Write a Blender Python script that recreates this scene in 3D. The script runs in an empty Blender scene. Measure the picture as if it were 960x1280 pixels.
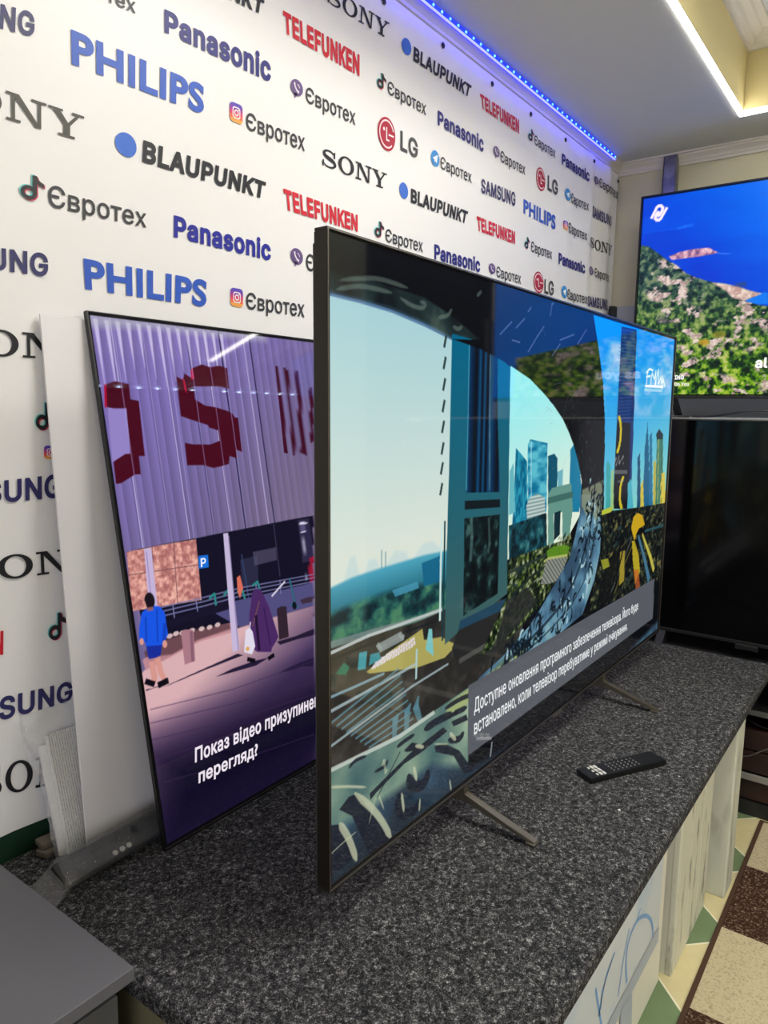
import bpy, bmesh, math, os, random
import numpy as np
from mathutils import Vector, Matrix
from mathutils.geometry import delaunay_2d_cdt

# ------------------------------------------------------------------ camera, world, light, exposure
S = bpy.context.scene
COL = S.collection
cam_data = bpy.data.cameras.new('camera')
cam_data.sensor_fit = 'HORIZONTAL'; cam_data.sensor_width = 36.0; cam_data.lens = 34.013
cam_data.clip_start = 0.02
cam = bpy.data.objects.new('camera', cam_data); COL.objects.link(cam)
cam.matrix_world = Matrix(((0.594984, 0.104399, -0.796928, 0.000000), (-0.803624, 0.093898, -0.587683, 0.000000), (0.013476, 0.990093, 0.139766, 1.520000), (0.000000, 0.000000, 0.000000, 1.000000)))
S.camera = cam
S.view_settings.view_transform = 'Standard'; S.view_settings.look = 'None'
S.view_settings.gamma = 1.0; S.view_settings.exposure = 0.0
S.view_settings.use_curve_mapping = False
world = bpy.data.worlds.new('world'); S.world = world; world.use_nodes = True
world.node_tree.nodes['Background'].inputs[0].default_value = (0.5, 0.55, 0.6, 1)
world.node_tree.nodes['Background'].inputs[1].default_value = 0.05

def area(name, loc, aim, size, size_y, power, color):
    d = bpy.data.lights.new(name, 'AREA'); d.shape = 'RECTANGLE'; d.size = size; d.size_y = size_y
    d.energy = power; d.color = color
    o = bpy.data.objects.new(name, d); COL.objects.link(o); o.location = loc
    o.rotation_euler = (Vector(aim) - Vector(loc)).to_track_quat('-Z', 'Y').to_euler()
    return o
TRAY_STRENGTH = 24.0
area('ceiling_panel_light', (1.75, 0.05, 3.05), (1.75, 0.05, 0), 0.9, 0.5, 33.0, (1.0, 0.98, 0.95))
area('rear_fill_light', (1.7, -1.3, 2.74), (1.7, -1.0, 0), 0.6, 0.4, 30.0, (1.0, 0.96, 0.87))  # added fill, no lamp of the shop: brightens floor, rug and carton
area('cool_fill_light', (-1.7, -0.9, 1.25), (0.8, 1.3, 0.95), 1.2, 1.2, 27.0, (0.86, 0.87, 1.0))  # added cool fill from behind the camera, no window: lifts the lower left

# ------------------------------------------------------------------ helpers
def lin(c):
    c = np.asarray(c, dtype=float) / 255.0
    return np.where(c <= 0.04045, c / 12.92, ((c + 0.055) / 1.055) ** 2.4)
def rgba(c): return tuple(lin(c)) + (1.0,)

def mat(name, color, rough=0.5, metal=0.0, spec=0.5, noise=None, bump=None, emit=None, emit_strength=1.0, coat=0.0, alpha=1.0):
    """color in 0..255 sRGB; noise = (scale, second colour, low, high); bump = (scale, strength)"""
    m = bpy.data.materials.new(name); m.use_nodes = True
    nt = m.node_tree; b = nt.nodes['Principled BSDF']
    b.inputs['Base Color'].default_value = rgba(color); b.inputs['Roughness'].default_value = rough
    b.inputs['Metallic'].default_value = metal; b.inputs['Specular IOR Level'].default_value = spec
    b.inputs['Coat Weight'].default_value = coat
    tc = nt.nodes.new('ShaderNodeTexCoord')
    if noise:
        n = nt.nodes.new('ShaderNodeTexNoise'); n.inputs['Scale'].default_value = noise[0]; n.inputs['Detail'].default_value = 6
        nt.links.new(tc.outputs['Object'], n.inputs['Vector'])
        r = nt.nodes.new('ShaderNodeValToRGB'); r.color_ramp.elements[0].position = noise[2]; r.color_ramp.elements[1].position = noise[3]
        r.color_ramp.elements[0].color = rgba(color); r.color_ramp.elements[1].color = rgba(noise[1])
        nt.links.new(n.outputs['Fac'], r.inputs['Fac']); nt.links.new(r.outputs['Color'], b.inputs['Base Color'])
    if bump:
        n2 = nt.nodes.new('ShaderNodeTexNoise'); n2.inputs['Scale'].default_value = bump[0]; n2.inputs['Detail'].default_value = 4
        nt.links.new(tc.outputs['Object'], n2.inputs['Vector'])
        bp = nt.nodes.new('ShaderNodeBump'); bp.inputs['Strength'].default_value = bump[1]; bp.inputs['Distance'].default_value = 0.01
        nt.links.new(n2.outputs['Fac'], bp.inputs['Height']); nt.links.new(bp.outputs['Normal'], b.inputs['Normal'])
    if emit is not None:
        b.inputs['Emission Color'].default_value = rgba(emit); b.inputs['Emission Strength'].default_value = emit_strength
    return m

def link(name, me, mats, parent=None, smooth=False):
    o = bpy.data.objects.new(name, me); COL.objects.link(o)
    for m in (mats if isinstance(mats, (list, tuple)) else [mats]): me.materials.append(m)
    if parent is not None: o.parent = parent
    if smooth:
        for p in me.polygons: p.use_smooth = True
    return o

class MB:
    """collects boxes, prisms, tubes into ONE mesh object"""
    def __init__(self): self.bm = bmesh.new(); self.mi = 0
    def _done(self, faces):
        for f in faces: f.material_index = self.mi
    def box(self, x0, x1, y0, y1, z0, z1, bev=0.0, seg=2, M=None):
        vs = [self.bm.verts.new(p) for p in ((x0,y0,z0),(x1,y0,z0),(x1,y1,z0),(x0,y1,z0),(x0,y0,z1),(x1,y0,z1),(x1,y1,z1),(x0,y1,z1))]
        fs = [self.bm.faces.new([vs[i] for i in q]) for q in ((0,3,2,1),(4,5,6,7),(0,1,5,4),(1,2,6,5),(2,3,7,6),(3,0,4,7))]
        self._done(fs)
        if bev > 0:
            es = list({e for f in fs for e in f.edges})
            r = bmesh.ops.bevel(self.bm, geom=es, offset=bev, segments=seg, affect='EDGES', profile=0.5)
            self._done(r['faces']); vs = list({v for f in r['faces'] for v in f.verts} | {v for v in vs if v.is_valid})
        if M is not None:
            for v in vs: v.co = M @ v.co
        return self
    def prism(self, pts, a0, a1, axis='y', bev=0.0):
        """pts: outline in the plane across axis; extruded from a0 to a1"""
        def P(p, a): return {'y': (p[0], a, p[1]), 'x': (a, p[0], p[1]), 'z': (p[0], p[1], a)}[axis]
        A = [self.bm.verts.new(P(p, a0)) for p in pts]; B = [self.bm.verts.new(P(p, a1)) for p in pts]
        n = len(pts); fs = [self.bm.faces.new(A), self.bm.faces.new(B[::-1])]
        for i in range(n): fs.append(self.bm.faces.new((A[i], B[i], B[(i+1) % n], A[(i+1) % n])))
        self._done(fs)
        if bev > 0:
            es = [e for f in fs[:2] for e in f.edges]
            r = bmesh.ops.bevel(self.bm, geom=list(set(es)), offset=bev, segments=2, affect='EDGES'); self._done(r['faces'])
        return self
    def tube(self, pts, r, n=8, closed=False):
        pts = [Vector(p) for p in pts]; rings = []
        for i, p in enumerate(pts):
            a = pts[max(i-1, 0)]; b = pts[min(i+1, len(pts)-1)]
            t = (b - a).normalized(); up = Vector((0,0,1)) if abs(t.z) < 0.9 else Vector((1,0,0))
            u = t.cross(up).normalized(); w = t.cross(u)
            rr = r[i] if isinstance(r, (list, tuple)) else r
            rings.append([self.bm.verts.new(p + (u*math.cos(k*2*math.pi/n) + w*math.sin(k*2*math.pi/n))*rr) for k in range(n)])
        fs = []
        for A, B in zip(rings, rings[1:]):
            for k in range(n): fs.append(self.bm.faces.new((A[k], A[(k+1) % n], B[(k+1) % n], B[k])))
        fs.append(self.bm.faces.new(rings[0][::-1])); fs.append(self.bm.faces.new(rings[-1])); self._done(fs)
        return self
    def lathe(self, prof, c, n=20):
        rings = [[self.bm.verts.new((c[0]+r*math.cos(k*2*math.pi/n), c[1]+r*math.sin(k*2*math.pi/n), c[2]+z)) for k in range(n)] for r, z in prof]
        fs = []
        for A, B in zip(rings, rings[1:]):
            for k in range(n): fs.append(self.bm.faces.new((A[k], A[(k+1) % n], B[(k+1) % n], B[k])))
        fs.append(self.bm.faces.new(rings[0][::-1])); fs.append(self.bm.faces.new(rings[-1])); self._done(fs)
        return self
    def build(self, name, mats, parent=None, smooth=False):
        bmesh.ops.recalc_face_normals(self.bm, faces=self.bm.faces)
        me = bpy.data.meshes.new(name); self.bm.to_mesh(me); self.bm.free()
        return link(name, me, mats, parent, smooth)

def tag(o, label=None, cat=None, group=None, kind=None):
    if label: o['label'] = label
    if cat: o['category'] = cat
    if group: o['group'] = group
    if kind: o['kind'] = kind
    return o
def empty(name, loc, rz=0.0):
    o = bpy.data.objects.new(name, None); COL.objects.link(o); o.location = loc; o.rotation_euler = (0, 0, rz)
    o.empty_display_size = 0.05
    return o
def struct(o): o['kind'] = 'structure'; return o

# ---- lettering: outlines of letters as triangles (x right, y up; baseline 0, capital height 1)
try:
    SANS = bpy.data.fonts.load(os.path.join(bpy.utils.system_resource('DATAFILES'), 'fonts', 'Inter.woff2'))
except Exception:
    SANS = None
def contours_of(text, font, spacing=1.0):
    c = bpy.data.curves.new('lettering', 'FONT'); c.body = text; c.space_character = spacing
    if font is not None: c.font = font
    o = bpy.data.objects.new('lettering', c); COL.objects.link(o)
    cu = o.to_curve(bpy.context.evaluated_depsgraph_get())
    out = []
    for sp in cu.splines:
        P = []; bp = sp.bezier_points; n = len(bp)
        for i in range(n):
            a, b = bp[i], bp[(i+1) % n]
            p0, p1, p2, p3 = [np.array(v[:2]) for v in (a.co, a.handle_right, b.handle_left, b.co)]
            d = p3 - p0; L = np.hypot(*d) + 1e-9
            dev = max(abs(d[0]*(p1-p0)[1]-d[1]*(p1-p0)[0]), abs(d[0]*(p2-p0)[1]-d[1]*(p2-p0)[0])) / L
            k = 1 if dev < 0.002 else 5
            for t in np.arange(k) / k:
                P.append((1-t)**3*p0 + 3*(1-t)**2*t*p1 + 3*(1-t)*t*t*p2 + t**3*p3)
        P = np.array(P)
        if len(P) > 2:
            keep = np.hypot(*(P - np.roll(P, 1, 0)).T) > 1e-5; P = P[keep]
        if len(P) > 2: out.append(P)
    o.to_curve_clear(); bpy.data.objects.remove(o); bpy.data.curves.remove(c)
    return out
def sarea(P): x, y = P.T; return 0.5*np.sum(x*np.roll(y, -1) - y*np.roll(x, -1))
def embolden(cs, off):
    if not cs or off == 0: return cs
    def inside(p, Q):
        R_ = np.roll(Q, -1, 0); c = (Q[:, 1] > p[1]) != (R_[:, 1] > p[1])
        return (np.sum(c & (p[0] < (R_[:, 0]-Q[:, 0])*(p[1]-Q[:, 1])/np.where(R_[:, 1] == Q[:, 1], 1, R_[:, 1]-Q[:, 1]) + Q[:, 0])) % 2) == 1
    out = []; ar = [sarea(P) for P in cs]
    for i, P in enumerate(cs):
        hole = any(j != i and ar[i]*ar[j] < 0 and abs(ar[j]) > abs(ar[i]) and inside(P[0], Q) for j, Q in enumerate(cs))
        sgn = np.sign(ar[i])*(-1 if hole else 1)
        d = np.roll(P, -1, 0) - P; d /= (np.hypot(*d.T)[:, None] + 1e-12)
        nrm = np.stack([d[:, 1], -d[:, 0]], 1) * sgn
        m = nrm + np.roll(nrm, 1, 0); m /= np.maximum((m*m).sum(1, keepdims=True), 0.5) / 2
        out.append(P + m*off)
    return out
def triangulate(cs):
    vs = []; es = []
    for P in cs:
        k = len(vs); n = len(P); vs += [Vector((float(a), float(b))) for a, b in P]; es += [(k+i, k+(i+1) % n) for i in range(n)]
    r = delaunay_2d_cdt(vs, es, [], 0, 1e-6)
    V = np.array([tuple(v) for v in r[0]]); F = np.array([f for f in r[2] if len(f) == 3])
    Cn = V[F].mean(1); wn = np.zeros(len(F))
    for P in cs:
        Q = np.roll(P, -1, 0)
        up = (P[None, :, 1] <= Cn[:, 1:]) & (Q[None, :, 1] > Cn[:, 1:]); dn = (P[None, :, 1] > Cn[:, 1:]) & (Q[None, :, 1] <= Cn[:, 1:])
        cr = (Q[:, 0]-P[:, 0])[None]*(Cn[:, 1:]-P[None, :, 1]) - (Cn[:, :1]-P[None, :, 0])*(Q[:, 1]-P[:, 1])[None]
        wn += (up & (cr > 0)).sum(1) - (dn & (cr < 0)).sum(1)
    return V, F[wn != 0]
_cap = {}
def cap_of(font):
    k = font.name if font else ''
    if k not in _cap: _cap[k] = max(P[:, 1].max() for P in contours_of('H', font))
    return _cap[k]
_geo = {}; SPREAD = 2.0
def text_geo(text, font=None, off=0.0):
    k = (text, font.name if font else '', off)
    if k not in _geo:
        cs = embolden(contours_of(text, font, 1 + off*SPREAD), off)
        V, F = triangulate(cs); h = cap_of(font)
        V = V.copy(); V[:, 1] = (V[:, 1] + off) / (h + 2*off); V[:, 0] /= h
        _geo[k] = (V, F)
    return _geo[k]
def text_fit(text, font=None, off=0.0, part=None, end=False):
    """letters scaled so that PART of the text (its start, or its end) spans x 0..1"""
    V, F = text_geo(text, font, off); V = V.copy()
    x0, x1 = V[:, 0].min(), V[:, 0].max()
    if part:
        Pv = text_geo(part, font, off)[0]; w = Pv[:, 0].max() - Pv[:, 0].min()
        if end: x0 = x1 - w
        else: x1 = x0 + w
    V[:, 0] = (V[:, 0] - x0) / (x1 - x0)
    return V, F
def on_quad(V, Q):
    """unit square -> quad (bottom-left, bottom-right, top-right, top-left)"""
    Q = np.asarray(Q, float); x, y = V[:, :1], V[:, 1:]
    xc = np.clip(x, -0.3, 1.3)
    return Q[0] + (Q[1]-Q[0])*x + (Q[3]-Q[0])*y*(1-xc) + (Q[2]-Q[1])*y*xc
def stroke(pts, w, closed=False):
    """outline of a line with width; w one number or one per point"""
    P = np.asarray(pts, float); n = len(P); w = np.broadcast_to(np.asarray(w, float), (n,))/2
    if closed: d = np.roll(P, -1, 0) - np.roll(P, 1, 0)
    else: d = np.gradient(P, axis=0)
    d /= np.hypot(*d.T)[:, None] + 1e-12; nr = np.stack([-d[:, 1], d[:, 0]], 1)*w[:, None]
    if closed: return [P - nr, (P + nr)[::-1]]
    return [np.concatenate([P - nr, (P + nr)[::-1]])]
def arc(cx, cy, rx, ry, a0, a1, n=20):
    t = np.radians(np.linspace(a0, a1, n)); return np.stack([cx + rx*np.cos(t), cy + ry*np.sin(t)], 1)
def disc(cx, cy, rx, ry=None, n=28): return arc(cx, cy, rx, ry or rx, 0, 360, n+1)[:-1]
def ccw(P): P = np.asarray(P, float); return P if sarea(P) > 0 else P[::-1]

# ---- what a lit panel shows: a fine grid of coloured cells, drawn with shapes and noise
class Panel:
    def __init__(s, us, vs, base):
        s.us, s.vs = np.asarray(us), np.asarray(vs)
        s.X, s.Y = np.meshgrid(s.us, s.vs); s.C = np.zeros(s.X.shape + (3,)) + np.asarray(base, float)
        s.px = float(np.median(np.diff(s.vs)))
        s.rng = np.random.default_rng(7)
    def mask(s, pts, soft=1.0):
        P = np.asarray(pts, float); w = s.px*soft
        m = np.zeros(s.X.shape)
        i0, i1 = np.searchsorted(s.us, [P[:, 0].min()-2*w, P[:, 0].max()+2*w]); j0, j1 = np.searchsorted(s.vs, [P[:, 1].min()-2*w, P[:, 1].max()+2*w])
        if i1 <= i0 or j1 <= j0: return m
        x, y = s.X[j0:j1, i0:i1], s.Y[j0:j1, i0:i1]
        ins = np.zeros(x.shape, bool); dd = np.full(x.shape, 1e9)
        Q = np.roll(P, -1, 0)
        for (ax, ay), (bx, by) in zip(P, Q):
            ex, ey = bx-ax, by-ay
            if abs(ey) > 1e-12: ins ^= ((ay > y) != (by > y)) & (x < ex*(y-ay)/ey + ax)
            t = np.clip(((x-ax)*ex + (y-ay)*ey)/(ex*ex+ey*ey+1e-18), 0, 1)
            dd = np.minimum(dd, (x-ax-t*ex)**2 + (y-ay-t*ey)**2)
        sd = np.where(ins, 1, -1)*np.sqrt(dd)
        m[j0:j1, i0:i1] = np.clip(0.5 + sd/w, 0, 1); return m
    def put(s, m, col, a=1.0):
        m = (m*a)[..., None]; s.C = s.C*(1-m) + np.asarray(col, float)*m
    def poly(s, pts, col, a=1.0, soft=1.0): s.put(s.mask(pts, soft), col, a)
    def line(s, pts, w, col, a=1.0, soft=1.0):
        P = np.asarray(pts, float)
        for k in range(len(P)-1):
            d = P[k+1]-P[k]; d = d/(np.hypot(*d)+1e-12); n = np.array([-d[1], d[0]])
            ww = (w[k]/2, w[k+1]/2) if isinstance(w, (list, tuple)) else (w/2, w/2)
            s.poly([P[k]-n*ww[0]-d*ww[0]*.5, P[k+1]-n*ww[1]+d*ww[1]*.5, P[k+1]+n*ww[1]+d*ww[1]*.5, P[k]+n*ww[0]-d*ww[0]*.5], col, a, soft)
    def curve(s, pts, w, col, a=1.0, soft=1.0, n=5):
        """smooth tapered brush stroke through the points"""
        Q = np.asarray(pts, float); t = np.linspace(0, len(Q)-1, (len(Q)-1)*n+1); Q = np.stack([np.interp(t, np.arange(len(Q)), Q[:, k]) for k in (0, 1)], 1)
        for _ in range(4): Q[1:-1] = (Q[:-2]+2*Q[1:-1]+Q[2:])/4
        ww = w*np.clip(2.2*np.sin(np.linspace(0.12, math.pi-0.12, len(Q))), 0, 1)
        s.poly(stroke(Q, ww)[0], col, a, soft)
    def oval(s, c, rx, ry, col, a=1.0, soft=1.0): s.poly(disc(c[0], c[1], rx, ry), col, a, soft)
    def grad(s, c0, c1, p0, p1):
        """colour that runs from c0 at point p0 to c1 at point p1"""
        d = np.subtract(p1, p0); t = np.clip(((s.X-p0[0])*d[0] + (s.Y-p0[1])*d[1])/(d@d), 0, 1)[..., None]
        return np.asarray(c0, float)*(1-t) + np.asarray(c1, float)*t
    def noise(s, scale, oct=4, sx=1.0, seed=0):
        rng = np.random.default_rng(seed); out = np.zeros(s.X.shape); amp = 1; tot = 0
        for o in range(oct):
            f = scale*2**o; gx = (s.X*f*sx) + 50; gy = (s.Y*f) + 50
            ix, iy = np.floor(gx).astype(int), np.floor(gy).astype(int); fx, fy = gx-ix, gy-iy
            fx = fx*fx*(3-2*fx); fy = fy*fy*(3-2*fy); T = rng.random((257, 257))
            g = lambda i, j: T[i % 257, j % 257]
            out += amp*((g(ix, iy)*(1-fx) + g(ix+1, iy)*fx)*(1-fy) + (g(ix, iy+1)*(1-fx) + g(ix+1, iy+1)*fx)*fy); tot += amp; amp *= 0.55
        return out/tot
    def ramp(s, v, stops):
        xs = [a for a, _ in stops]; return np.stack([np.interp(v, xs, [c[k] for _, c in stops]) for k in range(3)], -1)
def screen_mesh(panel, prints, name):
    """panel grid (local x, z; facing -y) with flat prints (V, F, colour) just in front, in ONE mesh with a point colour"""
    nv, nu = panel.X.shape
    P = np.stack([panel.X.ravel(), np.zeros(nu*nv), panel.Y.ravel()], 1); Cc = lin(np.clip(panel.C, 0, 255)).reshape(-1, 3)
    i = np.arange(nu-1)[None] + nu*np.arange(nv-1)[:, None]
    Fq = np.stack([i, i+1, i+nu+1, i+nu], -1).reshape(-1, 4)
    loops = [Fq.ravel()]; sizes = [np.full(len(Fq), 4)]; Ps = [P]; Cs = [Cc]; k = len(P)
    for V, F, col, d in prints:
        Ps.append(np.stack([V[:, 0], np.full(len(V), -d), V[:, 1]], 1)); Cs.append(np.tile(lin(col), (len(V), 1)))
        a = V[F]; ar = (a[:, 1, 0]-a[:, 0, 0])*(a[:, 2, 1]-a[:, 0, 1]) - (a[:, 1, 1]-a[:, 0, 1])*(a[:, 2, 0]-a[:, 0, 0])
        F = np.where(ar[:, None] > 0, F, F[:, ::-1])
        loops.append((F + k).ravel()); sizes.append(np.full(len(F), 3)); k += len(V)
    P = np.concatenate(Ps); Cc = np.concatenate(Cs); L = np.concatenate(loops); Z = np.concatenate(sizes)
    me = bpy.data.meshes.new(name); me.vertices.add(len(P)); me.vertices.foreach_set('co', P.ravel())
    me.loops.add(len(L)); me.loops.foreach_set('vertex_index', L.astype(np.int32))
    me.polygons.add(len(Z)); me.polygons.foreach_set('loop_start', (np.cumsum(Z)-Z).astype(np.int32)); me.polygons.foreach_set('loop_total', Z.astype(np.int32))
    me.update(calc_edges=True)
    at = me.color_attributes.new('picture', 'FLOAT_COLOR', 'POINT')
    at.data.foreach_set('color', np.concatenate([Cc, np.ones((len(Cc), 1))], 1).astype(np.float32).ravel())
    return me
def screen_material(name, ior, strength, rough=0.04):
    m = bpy.data.materials.new(name); m.use_nodes = True; nt = m.node_tree; b = nt.nodes['Principled BSDF']
    b.inputs['Base Color'].default_value = (0.004, 0.004, 0.005, 1); b.inputs['Roughness'].default_value = rough; b.inputs['IOR'].default_value = ior
    a = nt.nodes.new('ShaderNodeAttribute'); a.attribute_name = 'picture'
    nt.links.new(a.outputs['Color'], b.inputs['Emission Color']); b.inputs['Emission Strength'].default_value = strength
    return m

# ------------------------------------------------------------------ the room (x along the banner wall, y towards it, z up; metres)
YW, XE, ZC = 1.40, 3.88, 2.777
XB, YR, XF, YO = -2.4, -1.62, 6.2, -0.60     # back end, right wall, far end beyond the opening, edge of the opening
M_wall = mat('green_beige_paint', (196, 190, 160), 0.75, bump=(60, 0.05))
M_low = mat('dark_green_paint', (24, 62, 44), 0.6)
M_ceil = mat('grey_ceiling_paint', (206, 207, 204), 0.8, bump=(40, 0.03))
M_tray = mat('cream_tray_paint', (206, 192, 140), 0.75)
M_trim = mat('white_moulding_paint', (214, 208, 196), 0.5)
# floor: beige tiles with green diamond inserts and pale joints
def floor_material():
    m = bpy.data.materials.new('beige_and_green_tile'); m.use_nodes = True; nt = m.node_tree; b = nt.nodes['Principled BSDF']
    N, Lk = nt.nodes.new, nt.links.new
    tc = N('ShaderNodeTexCoord'); sp = N('ShaderNodeSeparateXYZ'); Lk(tc.outputs['Object'], sp.inputs[0])
    def mth(op, a, bb=None):
        n = N('ShaderNodeMath'); n.operation = op
        for k, v in enumerate((a, bb)):
            if v is None: continue
            if isinstance(v, (int, float)): n.inputs[k].default_value = v
            else: Lk(v, n.inputs[k])
        return n.outputs[0]
    P = 0.413
    def tri(o, c): return mth('ABSOLUTE', mth('SUBTRACT', mth('MODULO', mth('ADD', mth('SUBTRACT', o, c), 41.5*P), P), P/2))
    dist = mth('ADD', tri(sp.outputs[0], 2.165), tri(sp.outputs[1], 0.455))
    inside = mth('LESS_THAN', dist, 0.145); joint = mth('LESS_THAN', mth('ABSOLUTE', mth('SUBTRACT', dist, 0.147)), 0.004)
    no = N('ShaderNodeTexNoise'); no.inputs['Scale'].default_value = 14; no.inputs['Detail'].default_value = 8; Lk(tc.outputs['Object'], no.inputs['Vector'])
    r = N('ShaderNodeValToRGB'); r.color_ramp.elements[0].color = rgba((196, 182, 134)); r.color_ramp.elements[1].color = rgba((226, 214, 168))
    Lk(no.outputs['Fac'], r.inputs['Fac'])
    r2 = N('ShaderNodeValToRGB'); r2.color_ramp.elements[0].color = rgba((100, 122, 84)); r2.color_ramp.elements[1].color = rgba((122, 142, 104)); Lk(no.outputs['Fac'], r2.inputs['Fac'])
    def mix(f, a, c):
        n = N('ShaderNodeMix'); n.data_type = 'RGBA'; Lk(f, n.inputs[0])
        for k, v in ((6, a), (7, c)):
            if isinstance(v, tuple): n.inputs[k].default_value = v
            else: Lk(v, n.inputs[k])
        return n.outputs[2]
    c = mix(inside, r.outputs['Color'], r2.outputs['Color']); c = mix(joint, c, rgba((232, 226, 200)))
    Lk(c, b.inputs['Base Color']); b.inputs['Roughness'].default_value = 0.35
    return m
struct(MB().box(XB, XF, YR, YW, -0.1, 0).build('floor', floor_material()))
struct(MB().box(XB-0.1, XE+0.1, YW, YW+0.1, 0.60, 3.2).build('wall_left', M_wall))
struct(MB().box(XB-0.1, XE+0.1, YW, YW+0.1, -0.1, 0.60).build('wall_left_dado', M_low))
o = MB().box(XB, XE, YW-0.004, YW, 0.0, 0.69).build('trim_1', M_low); struct(o)
struct(MB().box(XE, XE+0.1, YO, YW+0.1, -0.1, 3.2).build('wall_end', M_wall))
M_dim = mat('shaded_passage_paint', (30, 29, 28), 0.8)  # shade put into the colour: keeps the unseen passage dark in screen reflections
struct(MB().box(XE+0.1, XF+0.1, YR-0.1, YR, -0.1, 3.2).build('wall_passage_right', M_dim))
struct(MB().box(XE+0.1, XF, YO, YO+0.1, -0.1, 3.2).build('wall_passage', M_dim))
struct(MB().box(XF, XF+0.1, YR-0.1, YO+0.1, -0.1, 3.2).build('wall_far', M_dim))
struct(MB().box(XB-0.1, XE+0.1, YR-0.1, YR, -0.1, 3.2).build('wall_right', M_wall))
struct(MB().box(XB-0.1, XB, YR-0.1, YW+0.1, -0.1, 3.2).build('wall_back', M_wall))
# ceiling with a raised tray; a light profile runs round the rim of the tray
TX0, TX1, TY0, TY1, TZ, LW_ = 0.3, 3.525, -1.06, 0.742, 3.085, 0.014
c = MB()
c.box(XB, XE, TY1+LW_, YW, ZC, ZC+0.12); c.box(XB, XF, YR, TY0-LW_, ZC, ZC+0.12)
c.box(XB, TX0-LW_, TY0-LW_, TY1+LW_, ZC, ZC+0.12); c.box(TX1+LW_, XE, TY0-LW_, TY1+LW_, ZC, ZC+0.12); c.box(XE, XF, TY0-LW_, YO+0.1, ZC, ZC+0.12)
struct(c.build('ceiling', M_ceil))
c = MB()
c.box(TX0-0.05, TX1+0.05, TY1, TY1+0.05, ZC+LW_, TZ+0.1); c.box(TX0-0.05, TX1+0.05, TY0-0.05, TY0, ZC+LW_, TZ+0.1)
c.box(TX0-0.05, TX0, TY0, TY1, ZC+LW_, TZ+0.1); c.box(TX1, TX1+0.05, TY0, TY1, ZC+LW_, TZ+0.1)
struct(c.build('ceiling_tray_side', M_tray))
struct(MB().box(TX0-0.05, TX1+0.05, TY0-0.05, TY1+0.05, TZ, TZ+0.1).build('ceiling_tray_top', M_ceil))
def moulding(name, x0, x1, y0, y1, z, prof, inward=True):
    """crown moulding round a rectangle; prof = (distance from the wall, drop below z)"""
    bm = bmesh.new(); rows = []
    for d, h in prof:
        rows.append([bm.verts.new(p) for p in ((x0+d, y0+d, z-h), (x1-d, y0+d, z-h), (x1-d, y1-d, z-h), (x0+d, y1-d, z-h))])
    for A, B in zip(rows, rows[1:]):
        for k in range(4): bm.faces.new((A[k], A[(k+1) % 4], B[(k+1) % 4], B[k]))
    bmesh.ops.recalc_face_normals(bm, faces=bm.faces)
    me = bpy.data.meshes.new(name); bm.to_mesh(me); bm.free()
    return struct(link(name, me, M_trim))
moulding('trim_2', TX0, TX1, TY0, TY1, TZ, [(0, 0.065), (0.012, 0.065), (0.014, 0.05), (0.028, 0.046), (0.034, 0.03), (0.06, 0.02), (0.066, 0.012), (0.09, 0.01), (0.092, 0.0)])
moulding('trim_3', XB, XE, YR, YW, ZC, [(0, 0.056), (0.008, 0.056), (0.010, 0.044), (0.014, 0.042), (0.016, 0.032), (0.022, 0.026), (0.034, 0.016), (0.036, 0.010), (0.045, 0.008), (0.046, 0.0)])
# white light profile on the rim
M_led = mat('white_light_diffuser', (255, 255, 255), 0.4, emit=(255, 250, 236), emit_strength=TRAY_STRENGTH)
M_prof = mat('white_light_profile', (205, 205, 200), 0.4)
t = tag(empty('light_strip', (TX1, TY1, ZC)), 'glowing white light profile running round the rim of the raised ceiling tray', 'light')
def strip(name, x0, x1, y0, y1, z0, z1, m):
    o = MB().box(x0-TX1, x1-TX1, y0-TY1, y1-TY1, z0-ZC, z1-ZC).build(name, m, t); return o
strip('diffuser', TX0, TX1+LW_, TY1, TY1+LW_, ZC-0.003, ZC+LW_, M_led); strip('profile', TX0, TX1+LW_, TY0-LW_, TY0, ZC-0.003, ZC+LW_, M_prof)
strip('diffuser', TX1, TX1+LW_, TY0, TY1, ZC-0.003, ZC+LW_, M_led); strip('diffuser', TX0-LW_, TX0, TY0, TY1, ZC-0.003, ZC+LW_, M_led)
# blue diode strip along the top of the banner wall
M_tape = mat('blue_lit_tape', (120, 150, 255), 0.5, emit=(50, 50, 255), emit_strength=16.0); M_back = mat('white_tape_backing', (190, 200, 230), 0.5); M_bb = mat('blue_glowing_tape', (60, 80, 230), 0.5, emit=(10, 40, 255), emit_strength=1.0)
M_diode = mat('blue_diode', (200, 220, 255), 0.3, emit=(60, 150, 255), emit_strength=5.0)
YT = YW-0.050
t = tag(empty('diode_strip', (2.75, YT, ZC-0.014)), 'blue glowing diode strip fixed along the ceiling edge above the printed banner', 'light')
MB().box(-1.9, .96, -0.004, 0.004, -0.006, 0.008).build('backing', M_bb, t); MB().box(-1.9, .96, -0.0035, 0.0045, -0.008, -0.006).build('tape', M_tape, t)
d0 = None
for k in range(56):
    x = 0.945 - 0.05*k
    if d0 is None: d0 = MB().box(-0.004, 0.004, -0.004, 0, -0.0035, 0.0035, 0.0015, 1).build('diode', M_diode, t); o = d0
    else: o = d0.copy(); COL.objects.link(o); o.parent = t
    o.location = (x, -0.004, 0)
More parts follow.
